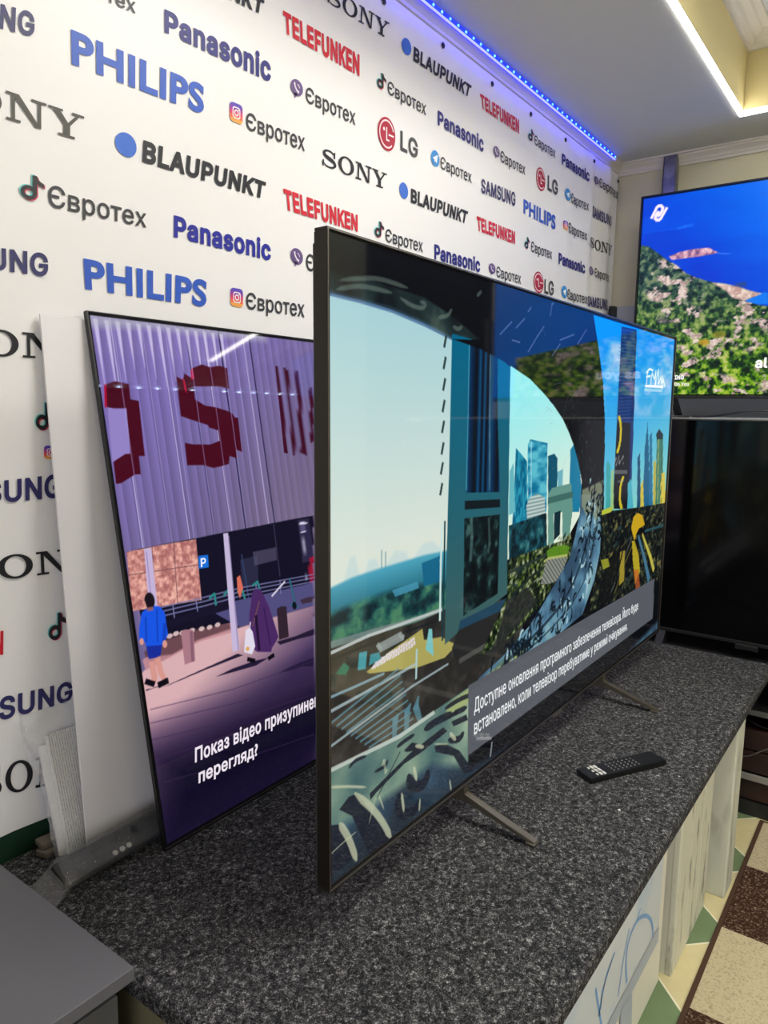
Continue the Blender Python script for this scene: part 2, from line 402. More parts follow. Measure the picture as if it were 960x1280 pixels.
# row of white diodes along the opposite wall; the slim television mirrors them
t = tag(empty('diode_strip', (3.0, YR+.07, ZC-.03)), 'row of small white ceiling diodes along the wall opposite the banner', 'light')
MB().box(-2.6, 2.6, -.012, .012, .010, .028, .002).build('backing', M_back, t)
M_wd = mat('white_diode', (255, 255, 255), .3, emit=(205, 225, 255), emit_strength=130.0); d0 = None
for k in range(32):
    if d0 is None: d0 = MB().lathe([(.004, .011), (.007, .004), (.005, 0), (.001, -.001)], (0, 0, 0), 10).build('diode', M_wd, t); o = d0
    else: o = d0.copy(); COL.objects.link(o); o.parent = t
    o.location = (-2.50+.162*k, 0, 0)
# galvanised upright on the end wall, above the television
t = tag(MB().prism([(1.088, 2.06), (1.150, 2.06), (1.150, 2.765), (1.088, 2.765)], XE-0.05, XE-0.047, 'x').box(XE-0.05, XE-0.001, 1.146, 1.150, 2.06, 2.765).box(XE-0.05, XE-0.001, 1.088, 1.092, 2.06, 2.765).box(XE-0.056, XE-0.05, 1.088, 1.094, 2.06, 2.765)
    .build('metal_upright', mat('galvanised_steel', (150, 150, 165), 0.35, 0.8, noise=(18, (120, 120, 140), 0.4, 0.6))), 'grey galvanised metal upright on the end wall, behind the sea-view television', 'upright')

# ------------------------------------------------------------------ the printed banner on the wall
YB = YW-0.012
def fold(x, z):
    a = np.clip((x-3.05)/0.5, 0, 1)
    b = np.clip((1.15-x)/0.5, 0, 1)*np.clip((1.7-z)/0.6, 0, 1)
    return a*(0.0035*np.sin((x-3.05)*26+0.25*np.sin(z*2)) + 0.0012*np.sin(x*51+z) - 0.006) + b*0.006*np.sin(x*21 + z*1.2)
M_ban = mat('white_vinyl', (236, 234, 232), 0.38, spec=0.4, bump=(5, 0.08))
INK = {}
def ink(c):
    if c not in INK:
        INK[c] = (len(INK)+1, mat('print_ink', c, 0.42, spec=0.35))
    return INK[c][0]
bv, bf, bi = [], [], []
xs = np.concatenate([np.linspace(-1.2, 3.0, 60), np.linspace(3.02, 3.862, 60)]); zs = np.linspace(0.672, 2.728, 34)
gx, gz = np.meshgrid(xs, zs)
for x, z in zip(gx.ravel(), gz.ravel()): bv.append((x, YB + min(0.008, float(fold(x, z))), z))
nx = len(xs)
for j in range(len(zs)-1):
    for i in range(nx-1): bf.append((j*nx+i, j*nx+i+1, (j+1)*nx+i+1, (j+1)*nx+i)); bi.append(0)
def stamp(V, F, col, layer=1):
    """flat print (x, z on the wall) laid on the banner"""
    k = len(bv); m = ink(tuple(col))
    for x, z in V: bv.append((x, YB + min(0.008, float(fold(x, z))) - 0.0016 - 0.0006*layer - (0.0012 if x > 3.0 else 0), z))
    for f in F:
        a, b2, c2 = V[f[0]], V[f[1]], V[f[2]]
        ar = (b2[0]-a[0])*(c2[1]-a[1]) - (b2[1]-a[1])*(c2[0]-a[0])
        bf.append(tuple(k+i for i in (f if ar > 0 else f[::-1]))); bi.append(m)
def word(text, Q, col, font=SANS, off=0.0, part=None, end=False):
    V, F = text_fit(text, font, off, part, end); stamp(on_quad(V, Q), F, col)
def shape(cs, Q, col, layer=1):
    V, F = triangulate([np.asarray(c, float) for c in cs]); stamp(on_quad(V, Q), F, col, layer)
NAVY, BLUE, RED, INDIGO, BLACK, GREY, DARK = (52, 50, 100), (52, 92, 190), (204, 36, 52), (44, 44, 120), (36, 36, 40), (72, 72, 74), (58, 58, 60)
def samsung(Q, **k): word('SAMSUNG', Q, NAVY, SANS, 0.026, **k)
def philips(Q): word('PHILIPS', Q, BLUE, None, 0.034)
def telefunken(Q, **k): word('TELEFUNKEN', Q, RED, SANS, 0.036, **k)
def panasonic(Q, c=INDIGO): word('Panasonic', Q, c, SANS, 0.032)
def blaupunkt(Q, dot=None, **k):
    word('BLAUPUNKT', Q, BLACK, SANS, 0.036, **k)
    if dot is not None: shape([disc(.5, .5, .5)], dot, (60, 110, 205))
def evrotech(Q, **k): word('Євротех', Q, DARK, None, 0.012, **k)
# serifed word, letters built from outlines in a unit box each
def sony_letters():
    out = []; X = 0.0
    def add(cs, w):
        nonlocal X
        for c in cs: out.append(np.asarray(c)*[1, 1] + [X, 0])
        X += w
    sp = [(0.86, 0.70), (0.80, 0.86), (0.62, 0.955), (0.42, 0.955), (0.22, 0.90), (0.13, 0.77), (0.20, 0.64), (0.40, 0.56), (0.62, 0.49), (0.84, 0.39), (0.92, 0.25), (0.82, 0.11), (0.60, 0.045), (0.36, 0.05), (0.16, 0.14), (0.08, 0.32)]
    t = np.linspace(0, len(sp)-1, 61); ip = np.arange(len(sp)); q = np.stack([np.interp(t, ip, [p[k] for p in sp]) for k in (0, 1)], 1)
    for _ in range(3): q[1:-1] = (q[:-2]+2*q[1:-1]+q[2:])/4
    w = np.interp(np.linspace(0, 1, 61), [0, .2, .35, .5, .65, .8, 1], [.05, .09, .16, .22, .16, .09, .05])
    add([ccw(stroke(q, w)[0]), [(0.80, 0.62), (0.90, 0.62), (0.90, 0.98), (0.82, 0.98)], [(0.04, 0.02), (0.12, 0.02), (0.15, 0.36), (0.04, 0.36)]], 1.12)
    add([disc(.56, .5, .56, .52, 40), disc(.56, .5, .34, .43, 40)[::-1]], 1.24)
    add([[(0, 0), (.42, 0), (.42, .09), (0, .09)], [(0, .91), (.36, .91), (.36, 1), (0, 1)], [(.15, .05), (.26, .05), (.26, .95), (.15, .95)], [(.13, 1), (.38, 1), (1.04, 0), (.86, 0)],
         [(.93, 0), (1.04, 0), (1.04, .95), (.93, .95)], [(.74, .91), (1.2, .91), (1.2, 1), (.74, 1)]], 1.26)
    add([[(0, .91), (.46, .91), (.46, 1), (0, 1)], [(.76, .91), (1.16, .91), (1.16, 1), (.76, 1)], [(.10, .95), (.36, .95), (.70, .45), (.50, .42)], [(.92, .95), (1.03, .95), (.70, .45), (.58, .48)],
         [(.48, .04), (.70, .04), (.70, .5), (.48, .5)], [(.32, 0), (.86, 0), (.86, .09), (.32, .09)]], 1.16)
    return [ccw(c) if i != 4 else c for i, c in enumerate(out)]
_sony = triangulate(sony_letters())
def sony(Q, col=BLACK, first=0, last=4):
    V, F = _sony; V = V.copy(); b = [0, 1.12, 2.36, 3.62, 4.78]; V[:, 0] = (V[:, 0]-b[first])/(b[last]-b[first]); stamp(on_quad(V, Q), F, col)
def note_icon(Q):
    body = [disc(.36, .28, .34, .28), disc(.36, .28, .18, .13)[::-1]]
    stem = [(.52, .25), (.70, .25), (.70, 1), (.52, 1)]; flag = [(.60, 1), (.70, 1), (.78, .84), (1, .74), (1, .58), (.72, .68), (.62, .8)]
    cs = [*body, stem, ccw(flag)]
    for dx, dy, c, l in ((-.05, .03, (120, 205, 200), 1), (.05, -.03, (205, 60, 90), 2), (0, 0, (40, 38, 42), 3)):
        shape([np.asarray(c2)+[dx, dy] for c2 in cs], Q, c, l)
def phone_icon(Q):
    shape([disc(.5, .58, .5, .42)], Q, (104, 82, 130), 1)
    shape([ccw([(.3, .3), (.55, .25), (.32, 0)])], Q, (104, 82, 130), 1)
    shape([ccw(stroke([(.30, .80), (.34, .62), (.48, .44), (.66, .36)], [.12, .09, .09, .13])[0])], Q, (230, 225, 232), 2)
    shape([ccw(stroke(arc(.5, .56, .22, .2, 10, 80, 8), .05)[0])], Q, (230, 225, 232), 2)
def photo_icon(Q):
    cols = [(240, 165, 80), (232, 104, 78), (214, 60, 110), (150, 60, 160), (96, 72, 180)]
    def rr(y0, y1):
        L, Rr = [], []
        for y in np.linspace(y0, y1, 6):
            e = 0.22; dx = e - math.sqrt(max(e*e - max(0, e-y, y-(1-e))**2, 0)); L.append((dx, y)); Rr.append((1-dx, y))
        return Rr + L[::-1]
    for k, c in enumerate(cols): shape([ccw(rr(k/5, (k+1)/5))], Q, c, 1)
    W_ = (244, 236, 240)
    o1 = [(.2, .3), (.3, .2), (.7, .2), (.8, .3), (.8, .7), (.7, .8), (.3, .8), (.2, .7)]
    shape([ccw(o1), ccw(np.asarray(o1)*.8+.1)[::-1]], Q, W_, 2); shape([disc(.5, .5, .17), disc(.5, .5, .10)[::-1]], Q, W_, 2); shape([disc(.67, .67, .04)], Q, W_, 2)
def plane_icon(Q):
    shape([disc(.5, .5, .5)], Q, (62, 140, 205), 1); shape([ccw([(.18, .5), (.78, .76), (.66, .22), (.48, .36), (.42, .24), (.38, .42)])], Q, (240, 244, 248), 2)
def lg(Qc, Qt):
    shape([disc(.5, .5, .5)], Qc, (172, 32, 58), 1); W_ = (238, 225, 226)
    shape([ccw(stroke(arc(.5, .5, .4, .4, 20, 315, 30), .05)[0])], Qc, W_, 2); shape([[(.46, .3), (.64, .3), (.64, .35), (.52, .35), (.52, .7), (.46, .7)]], Qc, W_, 2)
    shape([ccw(stroke([(.6, .5), (.9, .5)], .05)[0])], Qc, W_, 2); shape([disc(.34, .62, .055)], Qc, W_, 2)
    word('LG', Qt, GREY, SANS, 0.022)
samsung(np.array([(0.709, 2.1802), (0.7741, 2.1908), (0.7765, 2.2332), (0.7143, 2.2229)]), part='NG', end=True)
evrotech(np.array([(0.9479, 2.3173), (0.9943, 2.3207), (0.9954, 2.3476), (0.949, 2.3429)]), part='ех', end=True)
blaupunkt(np.array([(1.247, 2.4551), (1.3537, 2.4644), (1.3621, 2.5001), (1.2525, 2.4898)]), part='NKT', end=True)
panasonic(np.array([(1.0651, 2.3132), (1.3817, 2.3209), (1.3824, 2.3793), (1.0667, 2.3596)]))
telefunken(np.array([(1.4293, 2.4544), (1.734, 2.4578), (1.7332, 2.5146), (1.4255, 2.5046)]))
philips(np.array([(0.8463, 2.171), (1.1672, 2.1796), (1.1712, 2.2422), (0.8478, 2.2338)]))
phone_icon(np.array([(1.4514, 2.3113), (1.4979, 2.3148), (1.4981, 2.3617), (1.4518, 2.3592)])); evrotech(np.array([(1.5087, 2.3173), (1.7172, 2.3224), (1.7167, 2.3623), (1.5088, 2.3537)]))
photo_icon(np.array([(1.245, 2.1923), (1.2852, 2.1919), (1.286, 2.2363), (1.2459, 2.235)])); evrotech(np.array([(1.2967, 2.1872), (1.5053, 2.1934), (1.5054, 2.2353), (1.2974, 2.2246)]))
sony(np.array([(0.7129, 2.0308), (0.8647, 2.0344), (0.8679, 2.0828), (0.715, 2.0801)]), (74, 72, 64), 2, 4)
blaupunkt(np.array([(0.9986, 2.0332), (1.3533, 2.0388), (1.3621, 2.081), (1.0033, 2.0785)]), np.array([(0.9338, 2.0339), (0.9848, 2.032), (0.9868, 2.0817), (0.9358, 2.0792)]))
note_icon(np.array([(0.7301, 1.8997), (0.776, 1.9001), (0.7784, 1.9455), (0.7327, 1.9453)])); evrotech(np.array([(0.7845, 1.8962), (1.0045, 1.9003), (1.0058, 1.9368), (0.7865, 1.9345)]))
telefunken(np.array([(1.4302, 2.0306), (1.7313, 2.0335), (1.7306, 2.0803), (1.4233, 2.0813)]))
panasonic(np.array([(1.0756, 1.8948), (1.3767, 1.8928), (1.3773, 1.9431), (1.0771, 1.942)]), (38, 42, 150))
phone_icon(np.array([(1.4487, 1.8934), (1.4965, 1.8907), (1.4967, 1.9405), (1.449, 1.9422)])); evrotech(np.array([(1.5092, 1.8916), (1.7275, 1.8926), (1.7269, 1.9357), (1.5093, 1.9323)]))
samsung(np.array([(0.7044, 1.7628), (0.7774, 1.7643), (0.7798, 1.8078), (0.7061, 1.8036)]), part='NG', end=True)
philips(np.array([(0.8546, 1.7524), (1.1629, 1.7532), (1.1681, 1.814), (0.8532, 1.8119)]))
photo_icon(np.array([(1.2384, 1.7658), (1.2787, 1.7648), (1.2795, 1.8091), (1.2393, 1.8093)])); evrotech(np.array([(1.2893, 1.7641), (1.5025, 1.7664), (1.5026, 1.8077), (1.2899, 1.8019)]))
sony(np.array([(1.5923, 2.5928), (1.866, 2.6071), (1.8729, 2.6536), (1.5921, 2.6357)]))
blaupunkt(np.array([(2.0011, 2.5967), (2.3482, 2.6034), (2.3625, 2.646), (2.0028, 2.6389)]), np.array([(1.9384, 2.5965), (1.9899, 2.6018), (1.9883, 2.6494), (1.937, 2.6433)]))
telefunken(np.array([(2.4345, 2.5967), (2.7383, 2.5977), (2.7338, 2.6479), (2.4233, 2.6421)]))
note_icon(np.array([(1.8155, 2.4595), (1.8595, 2.4588), (1.8585, 2.5029), (1.8147, 2.5029)])); evrotech(np.array([(1.8696, 2.4577), (2.079, 2.4608), (2.0775, 2.499), (1.8688, 2.492)]))
panasonic(np.array([(2.15, 2.4543), (2.4619, 2.4524), (2.4583, 2.5063), (2.1481, 2.4983)]))
note_icon(np.array([(2.819, 2.6017), (2.8718, 2.6031), (2.8675, 2.6462), (2.8149, 2.6457)])); evrotech(np.array([(2.8783, 2.5988), (3.0846, 2.6002), (3.0803, 2.638), (2.8749, 2.6331)]))
panasonic(np.array([(3.1575, 2.5949), (3.4642, 2.595), (3.4571, 2.645), (3.1522, 2.6391)]))
phone_icon(np.array([(3.5333, 2.6027), (3.5937, 2.6045), (3.5878, 2.6436), (3.5274, 2.6431)])); evrotech(np.array([(3.6018, 2.6082), (3.8716, 2.6083), (3.8639, 2.6536), (3.5961, 2.6456)]))
lg(np.array([(1.8231, 2.2954), (1.913, 2.2951), (1.9104, 2.3936), (1.8213, 2.3864)]), np.array([(1.9401, 2.3177), (2.0365, 2.3165), (2.0346, 2.3715), (1.9384, 2.3743)]))
plane_icon(np.array([(2.1133, 2.3196), (2.1659, 2.3208), (2.1635, 2.3732), (2.1112, 2.3687)])); evrotech(np.array([(2.1723, 2.3237), (2.3818, 2.3276), (2.3795, 2.365), (2.1707, 2.36)]))
phone_icon(np.array([(2.5353, 2.4556), (2.5861, 2.4578), (2.5827, 2.5026), (2.5321, 2.4997)])); evrotech(np.array([(2.5926, 2.4567), (2.8057, 2.4615), (2.8022, 2.5001), (2.5897, 2.4945)]))
lg(np.array([(2.9118, 2.4379), (3.0007, 2.4365), (2.9911, 2.5273), (2.903, 2.5265)]), np.array([(3.0231, 2.4563), (3.1268, 2.4559), (3.12, 2.5141), (3.0168, 2.5146)]))
plane_icon(np.array([(3.203, 2.4599), (3.2622, 2.4597), (3.2559, 2.5098), (3.197, 2.5094)])); evrotech(np.array([(3.2667, 2.4607), (3.4734, 2.4654), (3.4677, 2.5058), (3.262, 2.4985)]))
samsung(np.array([(3.5269, 2.453), (3.7949, 2.4585), (3.7872, 2.5057), (3.5197, 2.5028)]))
sony(np.array([(1.5729, 2.177), (1.87, 2.1832), (1.8709, 2.2297), (1.5728, 2.2233)]))
samsung(np.array([(2.4532, 2.3116), (2.7297, 2.3241), (2.7253, 2.3753), (2.45, 2.3608)]))
philips(np.array([(2.8045, 2.3146), (3.1174, 2.3116), (3.1142, 2.3697), (2.7996, 2.369)]))
photo_icon(np.array([(3.2003, 2.333), (3.2459, 2.3316), (3.2411, 2.3705), (3.1959, 2.3698)])); evrotech(np.array([(3.2555, 2.3283), (3.4717, 2.3318), (3.4664, 2.3692), (3.2505, 2.369)]))
sony(np.array([(3.513, 2.3098), (3.8237, 2.3197), (3.827, 2.372), (3.5063, 2.3567)]))
blaupunkt(np.array([(2.0017, 2.176), (2.3505, 2.1814), (2.3627, 2.2261), (2.0016, 2.2192)]), np.array([(1.9375, 2.179), (1.9859, 2.178), (1.9843, 2.2271), (1.9362, 2.2261)]))
telefunken(np.array([(2.434, 2.175), (2.7391, 2.1823), (2.735, 2.23), (2.4255, 2.2245)]))
note_icon(np.array([(2.8238, 2.1848), (2.8713, 2.1837), (2.867, 2.2291), (2.8195, 2.2311)])); evrotech(np.array([(2.887, 2.1798), (3.0965, 2.1839), (3.0922, 2.2227), (2.8832, 2.2194)]))
panasonic(np.array([(3.1697, 2.176), (3.4675, 2.1779), (3.4604, 2.2294), (3.1642, 2.224)]))
phone_icon(np.array([(3.5232, 2.1789), (3.5891, 2.1792), (3.5825, 2.2239), (3.5164, 2.2266)])); evrotech(np.array([(3.6022, 2.1857), (3.8099, 2.1858), (3.8029, 2.2288), (3.5964, 2.2249)]))
note_icon(np.array([(1.8123, 2.0377), (1.858, 2.0382), (1.857, 2.0837), (1.8114, 2.0848)])); evrotech(np.array([(1.8685, 2.0319), (2.0763, 2.0363), (2.0749, 2.0738), (1.8677, 2.0682)]))
panasonic(np.array([(2.1477, 2.0268), (2.4631, 2.0306), (2.4598, 2.0812), (2.1457, 2.0753)]))
phone_icon(np.array([(2.5301, 2.0329), (2.5841, 2.0336), (2.5807, 2.0792), (2.5269, 2.0779)])); evrotech(np.array([(2.5918, 2.0348), (2.8061, 2.0368), (2.8025, 2.0772), (2.5891, 2.0722)]))
lg(np.array([(2.927, 2.024), (3.0238, 2.0234), (3.0143, 2.1143), (2.9186, 2.1094)]), np.array([(3.0355, 2.031), (3.1316, 2.0322), (3.1248, 2.0934), (3.0292, 2.0904)]))
plane_icon(np.array([(3.2129, 2.0374), (3.2729, 2.0361), (3.266, 2.0923), (3.2068, 2.0894)])); evrotech(np.array([(3.2775, 2.0374), (3.5091, 2.0411), (3.5031, 2.0838), (3.2722, 2.08)]))
samsung(np.array([(3.5204, 2.0349), (3.8088, 2.0455), (3.8003, 2.0982), (3.5137, 2.0829)]))
sony(np.array([(0.7188, 1.6086), (0.8603, 1.6093), (0.8624, 1.656), (0.7203, 1.6558)]), BLACK, 2, 4)
note_icon(np.array([(0.7346, 1.4724), (0.7725, 1.4703), (0.7753, 1.5236), (0.7374, 1.5246)])); evrotech(np.array([(0.7792, 1.4718), (0.9423, 1.4626), (0.9438, 1.5005), (0.7811, 1.508)]))
photo_icon(np.array([(0.7491, 1.4151), (0.7761, 1.413), (0.7776, 1.4401), (0.7505, 1.4409)]))
samsung(np.array([(0.669, 1.3362), (0.7806, 1.3362), (0.783, 1.3838), (0.6707, 1.3779)]), part='UNG', end=True)
sony(np.array([(0.722, 1.1858), (0.8625, 1.18), (0.8647, 1.2284), (0.7222, 1.2325)]), BLACK, 2, 4)
note_icon(np.array([(0.7369, 1.049), (0.7743, 1.0446), (0.7771, 1.1002), (0.7397, 1.1026)]))
telefunken(np.array([(0.632, 1.0408), (0.6512, 1.0411), (0.654, 1.0884), (0.6349, 1.0891)]), part='N', end=True)
samsung(np.array([(0.6362, 0.9105), (0.7824, 0.9077), (0.7845, 0.9501), (0.639, 0.9568)]), part='SUNG', end=True)
sony(np.array([(0.5869, 0.765), (0.6971, 0.7465), (0.7006, 0.8109), (0.5909, 0.8285)]), BLACK, 0, 2)
me = bpy.data.meshes.new('banner'); me.from_pydata(bv, [], bf); me.update()
banner = link('banner', me, [M_ban] + [m for _, m in sorted(INK.values(), key=lambda a: a[0])])
me.polygons.foreach_set('material_index', bi)
for p in me.polygons:
    if p.material_index == 0: p.use_smooth = True
tag(banner, 'large white vinyl banner printed with rows of electronics brand names, hung across the long wall', 'banner')
M_eye = mat('eyelet_metal', (70, 70, 76), 0.35, 0.9)
eye = None
for x, z in np.array([(1.8441, 2.7003), (2.1698, 2.7042), (2.5088, 2.7024), (2.8347, 2.6999), (3.1824, 2.7028), (3.5087, 2.6996), (3.8568, 2.6948), (3.898, 2.3828)]):
    if eye is None:
        b_ = MB(); ring = [(0.0075*math.cos(a), 0, 0.0075*math.sin(a)) for a in np.linspace(0, 2*math.pi, 17)]
        b_.tube(ring, 0.002, 6); b_.box(-0.003, 0.003, -0.004, 0.003, -0.003, 0.004, 0.001)
        eye = b_.build('eyelet', M_eye, banner); e = eye
    else: e = eye.copy(); COL.objects.link(e); e.parent = banner
    e.location = (x, YB + min(0.008, float(fold(x, z))) - 0.003, z)

# ------------------------------------------------------------------ televisions
M_bronze = mat('dark_bronze_metal', (46, 42, 38), 0.35, 0.6)
M_edge = mat('bright_edge_metal', (150, 142, 132), 0.28, 0.9)
M_black = mat('black_plastic', (18, 18, 19), 0.4)
M_rear = mat('rear_shell_plastic', (44, 43, 42), 0.5)
M_leg = mat('brushed_leg_metal', (112, 106, 94), 0.36, 0.7)
M_gap = mat('black_border', (5, 5, 6), 0.25)
def frame_ring(W, H, t, y0, y1, name, m, parent, bev=0.0015):
    b = MB()
    b.box(0, W, y0, y1, 0, t, bev); b.box(0, W, y0, y1, H-t, H, bev); b.box(0, t, y0, y1, t, H-t, 0); b.box(W-t, W, y0, y1, t, H-t, 0)
    return b.build(name, m, parent)
def cut(c, k): return [c[0]*k, c[1]*k, c[2]*k]

# ---- the large television on the podium: its picture (metres on the panel)
TW, TH = 1.90, 1.09
def perspective_cols(n, W, d0, d1):
    t = np.linspace(0, 1, n); return W*t*d0/(d1 - t*(d1-d0))
P = Panel(perspective_cols(600, TW, 1.12, 2.75), np.linspace(0, TH, 740), (7, 9, 14))
# sky inside the arch
sky = P.grad((218, 226, 214), (166, 208, 214), np.array([(0.1547, 0.5686)])[0], np.array([(0.1497, 0.9936)])[0])
P.poly(np.array([(0.0047, 0.9939), (0.0446, 0.9932), (0.0849, 0.9921), (0.1275, 0.991), (0.1727, 0.9871), (0.2207, 0.9816), (0.2719, 0.9744), (0.321, 0.9662), (0.3733, 0.9544), (0.3813, 0.7442), (0.3707, 0.5361), (0.3599, 0.497), (0.002, 0.4998)]), sky)
P.poly(np.array([(0.0047, 0.9975), (0.0849, 0.9958), (0.1726, 0.9924), (0.2718, 0.9786), (0.3731, 0.9589), (0.3734, 0.9514), (0.2721, 0.9687), (0.1728, 0.9818), (0.0849, 0.9871), (0.0047, 0.9892)]), (70, 105, 150), 0.8)
dk = P.noise(9, 4, seed=3)
# under side of the arch, dark with faint carved marks
P.poly(np.array([(0.0049, 1.0281), (0.1272, 1.0269), (0.2708, 1.0195), (0.3836, 0.9947), (0.48, 0.9617), (0.3733, 0.9544), (0.2719, 0.9744), (0.1727, 0.9871), (0.0849, 0.9921), (0.0047, 0.9939)]), P.ramp(dk, [(.3, (10, 16, 20)), (.55, (40, 62, 62)), (.7, (110, 130, 112))]), 0.75, 3)
for q in (np.array([(0.0254, 1.0003), (0.0848, 1.0158), (0.1723, 1.0149)]), np.array([(0.1959, 1.0099), (0.2303, 1.0006), (0.2661, 0.9992), (0.2789, 1.0092), (0.258, 1.0109)]), np.array([(0.3203, 0.9895), (0.3541, 0.996), (0.3682, 1.011)]), np.array([(0.3723, 0.9785), (0.3935, 0.9744), (0.4085, 0.982)]), np.array([(0.4477, 0.9511), (0.4806, 0.9505), (0.5004, 0.9585)]), np.array([(0.4625, 1.0469), (0.4817, 1.0589)]), np.array([(0.035, 1.016), (0.1271, 1.0345), (0.2198, 1.0293)])):
    P.curve(q, 0.008, (120, 138, 126), 0.5, 2)
# haze, woods and city below the horizon
hz = P.noise(14, 3, sx=2.0, seed=5)
for q, h in ((np.array([(0.0443, 0.5355), (0.0589, 0.5736), (0.0737, 0.5754), (0.0868, 0.5347)]), 0), (np.array([(0.0978, 0.5355), (0.111, 0.5612), (0.1314, 0.5608), (0.1456, 0.5385)]), 0), (np.array([(0.1598, 0.5419), (0.1886, 0.5665), (0.2241, 0.5582), (0.2349, 0.5354)]), 0), (np.array([(0.2454, 0.5398), (0.2771, 0.5657), (0.3106, 0.5672), (0.3585, 0.538), (0.359, 0.5216)]), 0)):
    P.poly(q, (196, 216, 214), 0.8, 5)
P.line(np.array([(0.1476, 0.5726), (0.148, 0.5352)]), 0.004, (130, 165, 170), .8); P.line(np.array([(0.1595, 0.5679), (0.1599, 0.536)]), 0.004, (130, 165, 170), .8)
wood = P.ramp(P.noise(38, 4, sx=.7, seed=8), [(.3, (10, 30, 36)), (.46, (22, 62, 64)), (.58, (44, 98, 84)), (.7, (76, 132, 96))])
far = P.grad((20, 78, 92), (74, 160, 184), np.array([(0.1561, 0.4519)])[0], np.array([(0.1551, 0.5369)])[0])
P.poly(np.array([(0.0022, 0.5302), (0.0653, 0.5385), (0.1316, 0.5409), (0.204, 0.5419), (0.2832, 0.5431), (0.3705, 0.5394), (0.3755, 0.4027), (0.2592, 0.4052), (0.1328, 0.4134), (0.0016, 0.4264)]), far, 1, 4)
P.poly(np.array([(0.002, 0.4892), (0.087, 0.4928), (0.1798, 0.4943), (0.2847, 0.4864), (0.3729, 0.4732), (0.3755, 0.4027), (0.2592, 0.4052), (0.1328, 0.4134), (0.0016, 0.4264)]), wood, 0.92, 9)
P.poly(np.array([(0.2753, 0.5288), (0.3466, 0.5333), (0.3484, 0.481), (0.2848, 0.4817)]), (16, 96, 132), 0.9); P.poly(np.array([(0.1798, 0.4943), (0.2625, 0.4953), (0.2683, 0.4817), (0.1899, 0.4803)]), (70, 150, 180), .8)
ground = P.ramp(P.noise(30, 4, seed=9), [(.3, (36, 36, 34)), (.55, (50, 49, 46)), (.75, (66, 64, 58))])
P.poly(np.array([(0.0017, 0.4304), (0.1096, 0.4265), (0.2589, 0.4163), (0.3749, 0.4196), (0.75, 0.3691), (0.7135, 0.2665), (0.5174, 0.224), (0.321, 0.2158), (0.1346, 0.2106), (0.0005, 0.2199)]), ground, 1, 2)
P.poly(np.array([(0.0017, 0.4425), (0.1326, 0.4354), (0.2863, 0.4259), (0.3532, 0.4275), (0.3535, 0.4175), (0.2865, 0.4162), (0.1327, 0.4237), (0.0017, 0.4304)]), (120, 134, 132), .8); P.line(np.array([(0.0076, 0.4221), (0.1096, 0.4265), (0.3504, 0.4215)]), 0.006, (190, 198, 196), .9); P.line(np.array([(0.0075, 0.4099), (0.1097, 0.4106), (0.351, 0.4015)]), 0.005, (28, 32, 34), .9)
P.line(np.array([(0.14, 0.3998), (0.2063, 0.4055), (0.2168, 0.3968), (0.1472, 0.392), (0.1376, 0.4034)]), 0.010, (150, 160, 158), .8)
P.poly(np.array([(0.1055, 0.3624), (0.1716, 0.381), (0.2814, 0.3983), (0.2876, 0.3742), (0.3523, 0.3646), (0.371, 0.3531), (0.413, 0.3321), (0.3661, 0.3172), (0.261, 0.3251), (0.1147, 0.3568)]), (168, 160, 88))
for k in range(9):
    for j in range(16):
        a = np.array([(0.1169, 0.362), (0.2599, 0.3717), (0.2541, 0.389), (0.1331, 0.375)]); u_, v_ = (j+.5)/16, (k+.3)/9
        p = on_quad(np.array([[u_, v_]]), np.array([a[0], a[1], a[2], a[3]]))[0]
        if (j*7+k*3) % 5 != 0: P.oval(p, 0.0036, 0.0017, (222, 212, 222), .9)
P.poly(np.array([(0.0808, 0.3724), (0.0851, 0.4027), (0.1075, 0.3996), (0.1032, 0.3689)]), (70, 150, 158)); P.poly(np.array([(0.1123, 0.3721), (0.1167, 0.3913), (0.1424, 0.3888), (0.1474, 0.3741)]), (60, 138, 146)); P.poly(np.array([(0.0235, 0.3834), (0.0443, 0.3969), (0.0591, 0.3843), (0.0485, 0.3733)]), (40, 110, 84))
P.poly(np.array([(0.2939, 0.3532), (0.3042, 0.3928), (0.3158, 0.39), (0.3234, 0.3322)]), (120, 190, 190)); P.line(np.array([(0.2629, 0.3614), (0.2615, 0.3041)]), 0.006, (170, 200, 200)); P.line(np.array([(0.0072, 0.3471), (0.0656, 0.3455), (0.1573, 0.3443)]), 0.005, (120, 150, 160)); P.line(np.array([(0.0071, 0.3223), (0.1336, 0.3274), (0.2608, 0.3332)]), 0.006, (170, 190, 196), .8)
# hatched blue roofs
for k in range(11):
    a, b = np.array([(0.0131, 0.3021), (0.2023, 0.3404)]); o = k*0.0115
    P.line([(a[0]+o*1.1, a[1]-o*.9), (b[0]+o*.55, b[1]-o*1.25)], 0.0040, (92, 138, 152), .8)
P.line(np.array([(0.0068, 0.261), (0.2481, 0.2921), (0.3792, 0.2999)]), 0.005, (150, 168, 172), .9)
for q in (np.array([(0.1916, 0.2126), (0.1936, 0.2433), (0.2038, 0.2508)]), np.array([(0.2309, 0.211), (0.2329, 0.2457), (0.2434, 0.2582)]), np.array([(0.2776, 0.214), (0.2629, 0.2453), (0.2708, 0.2639)])): P.line(q, [.014, .02, .006], (84, 128, 140), .85)
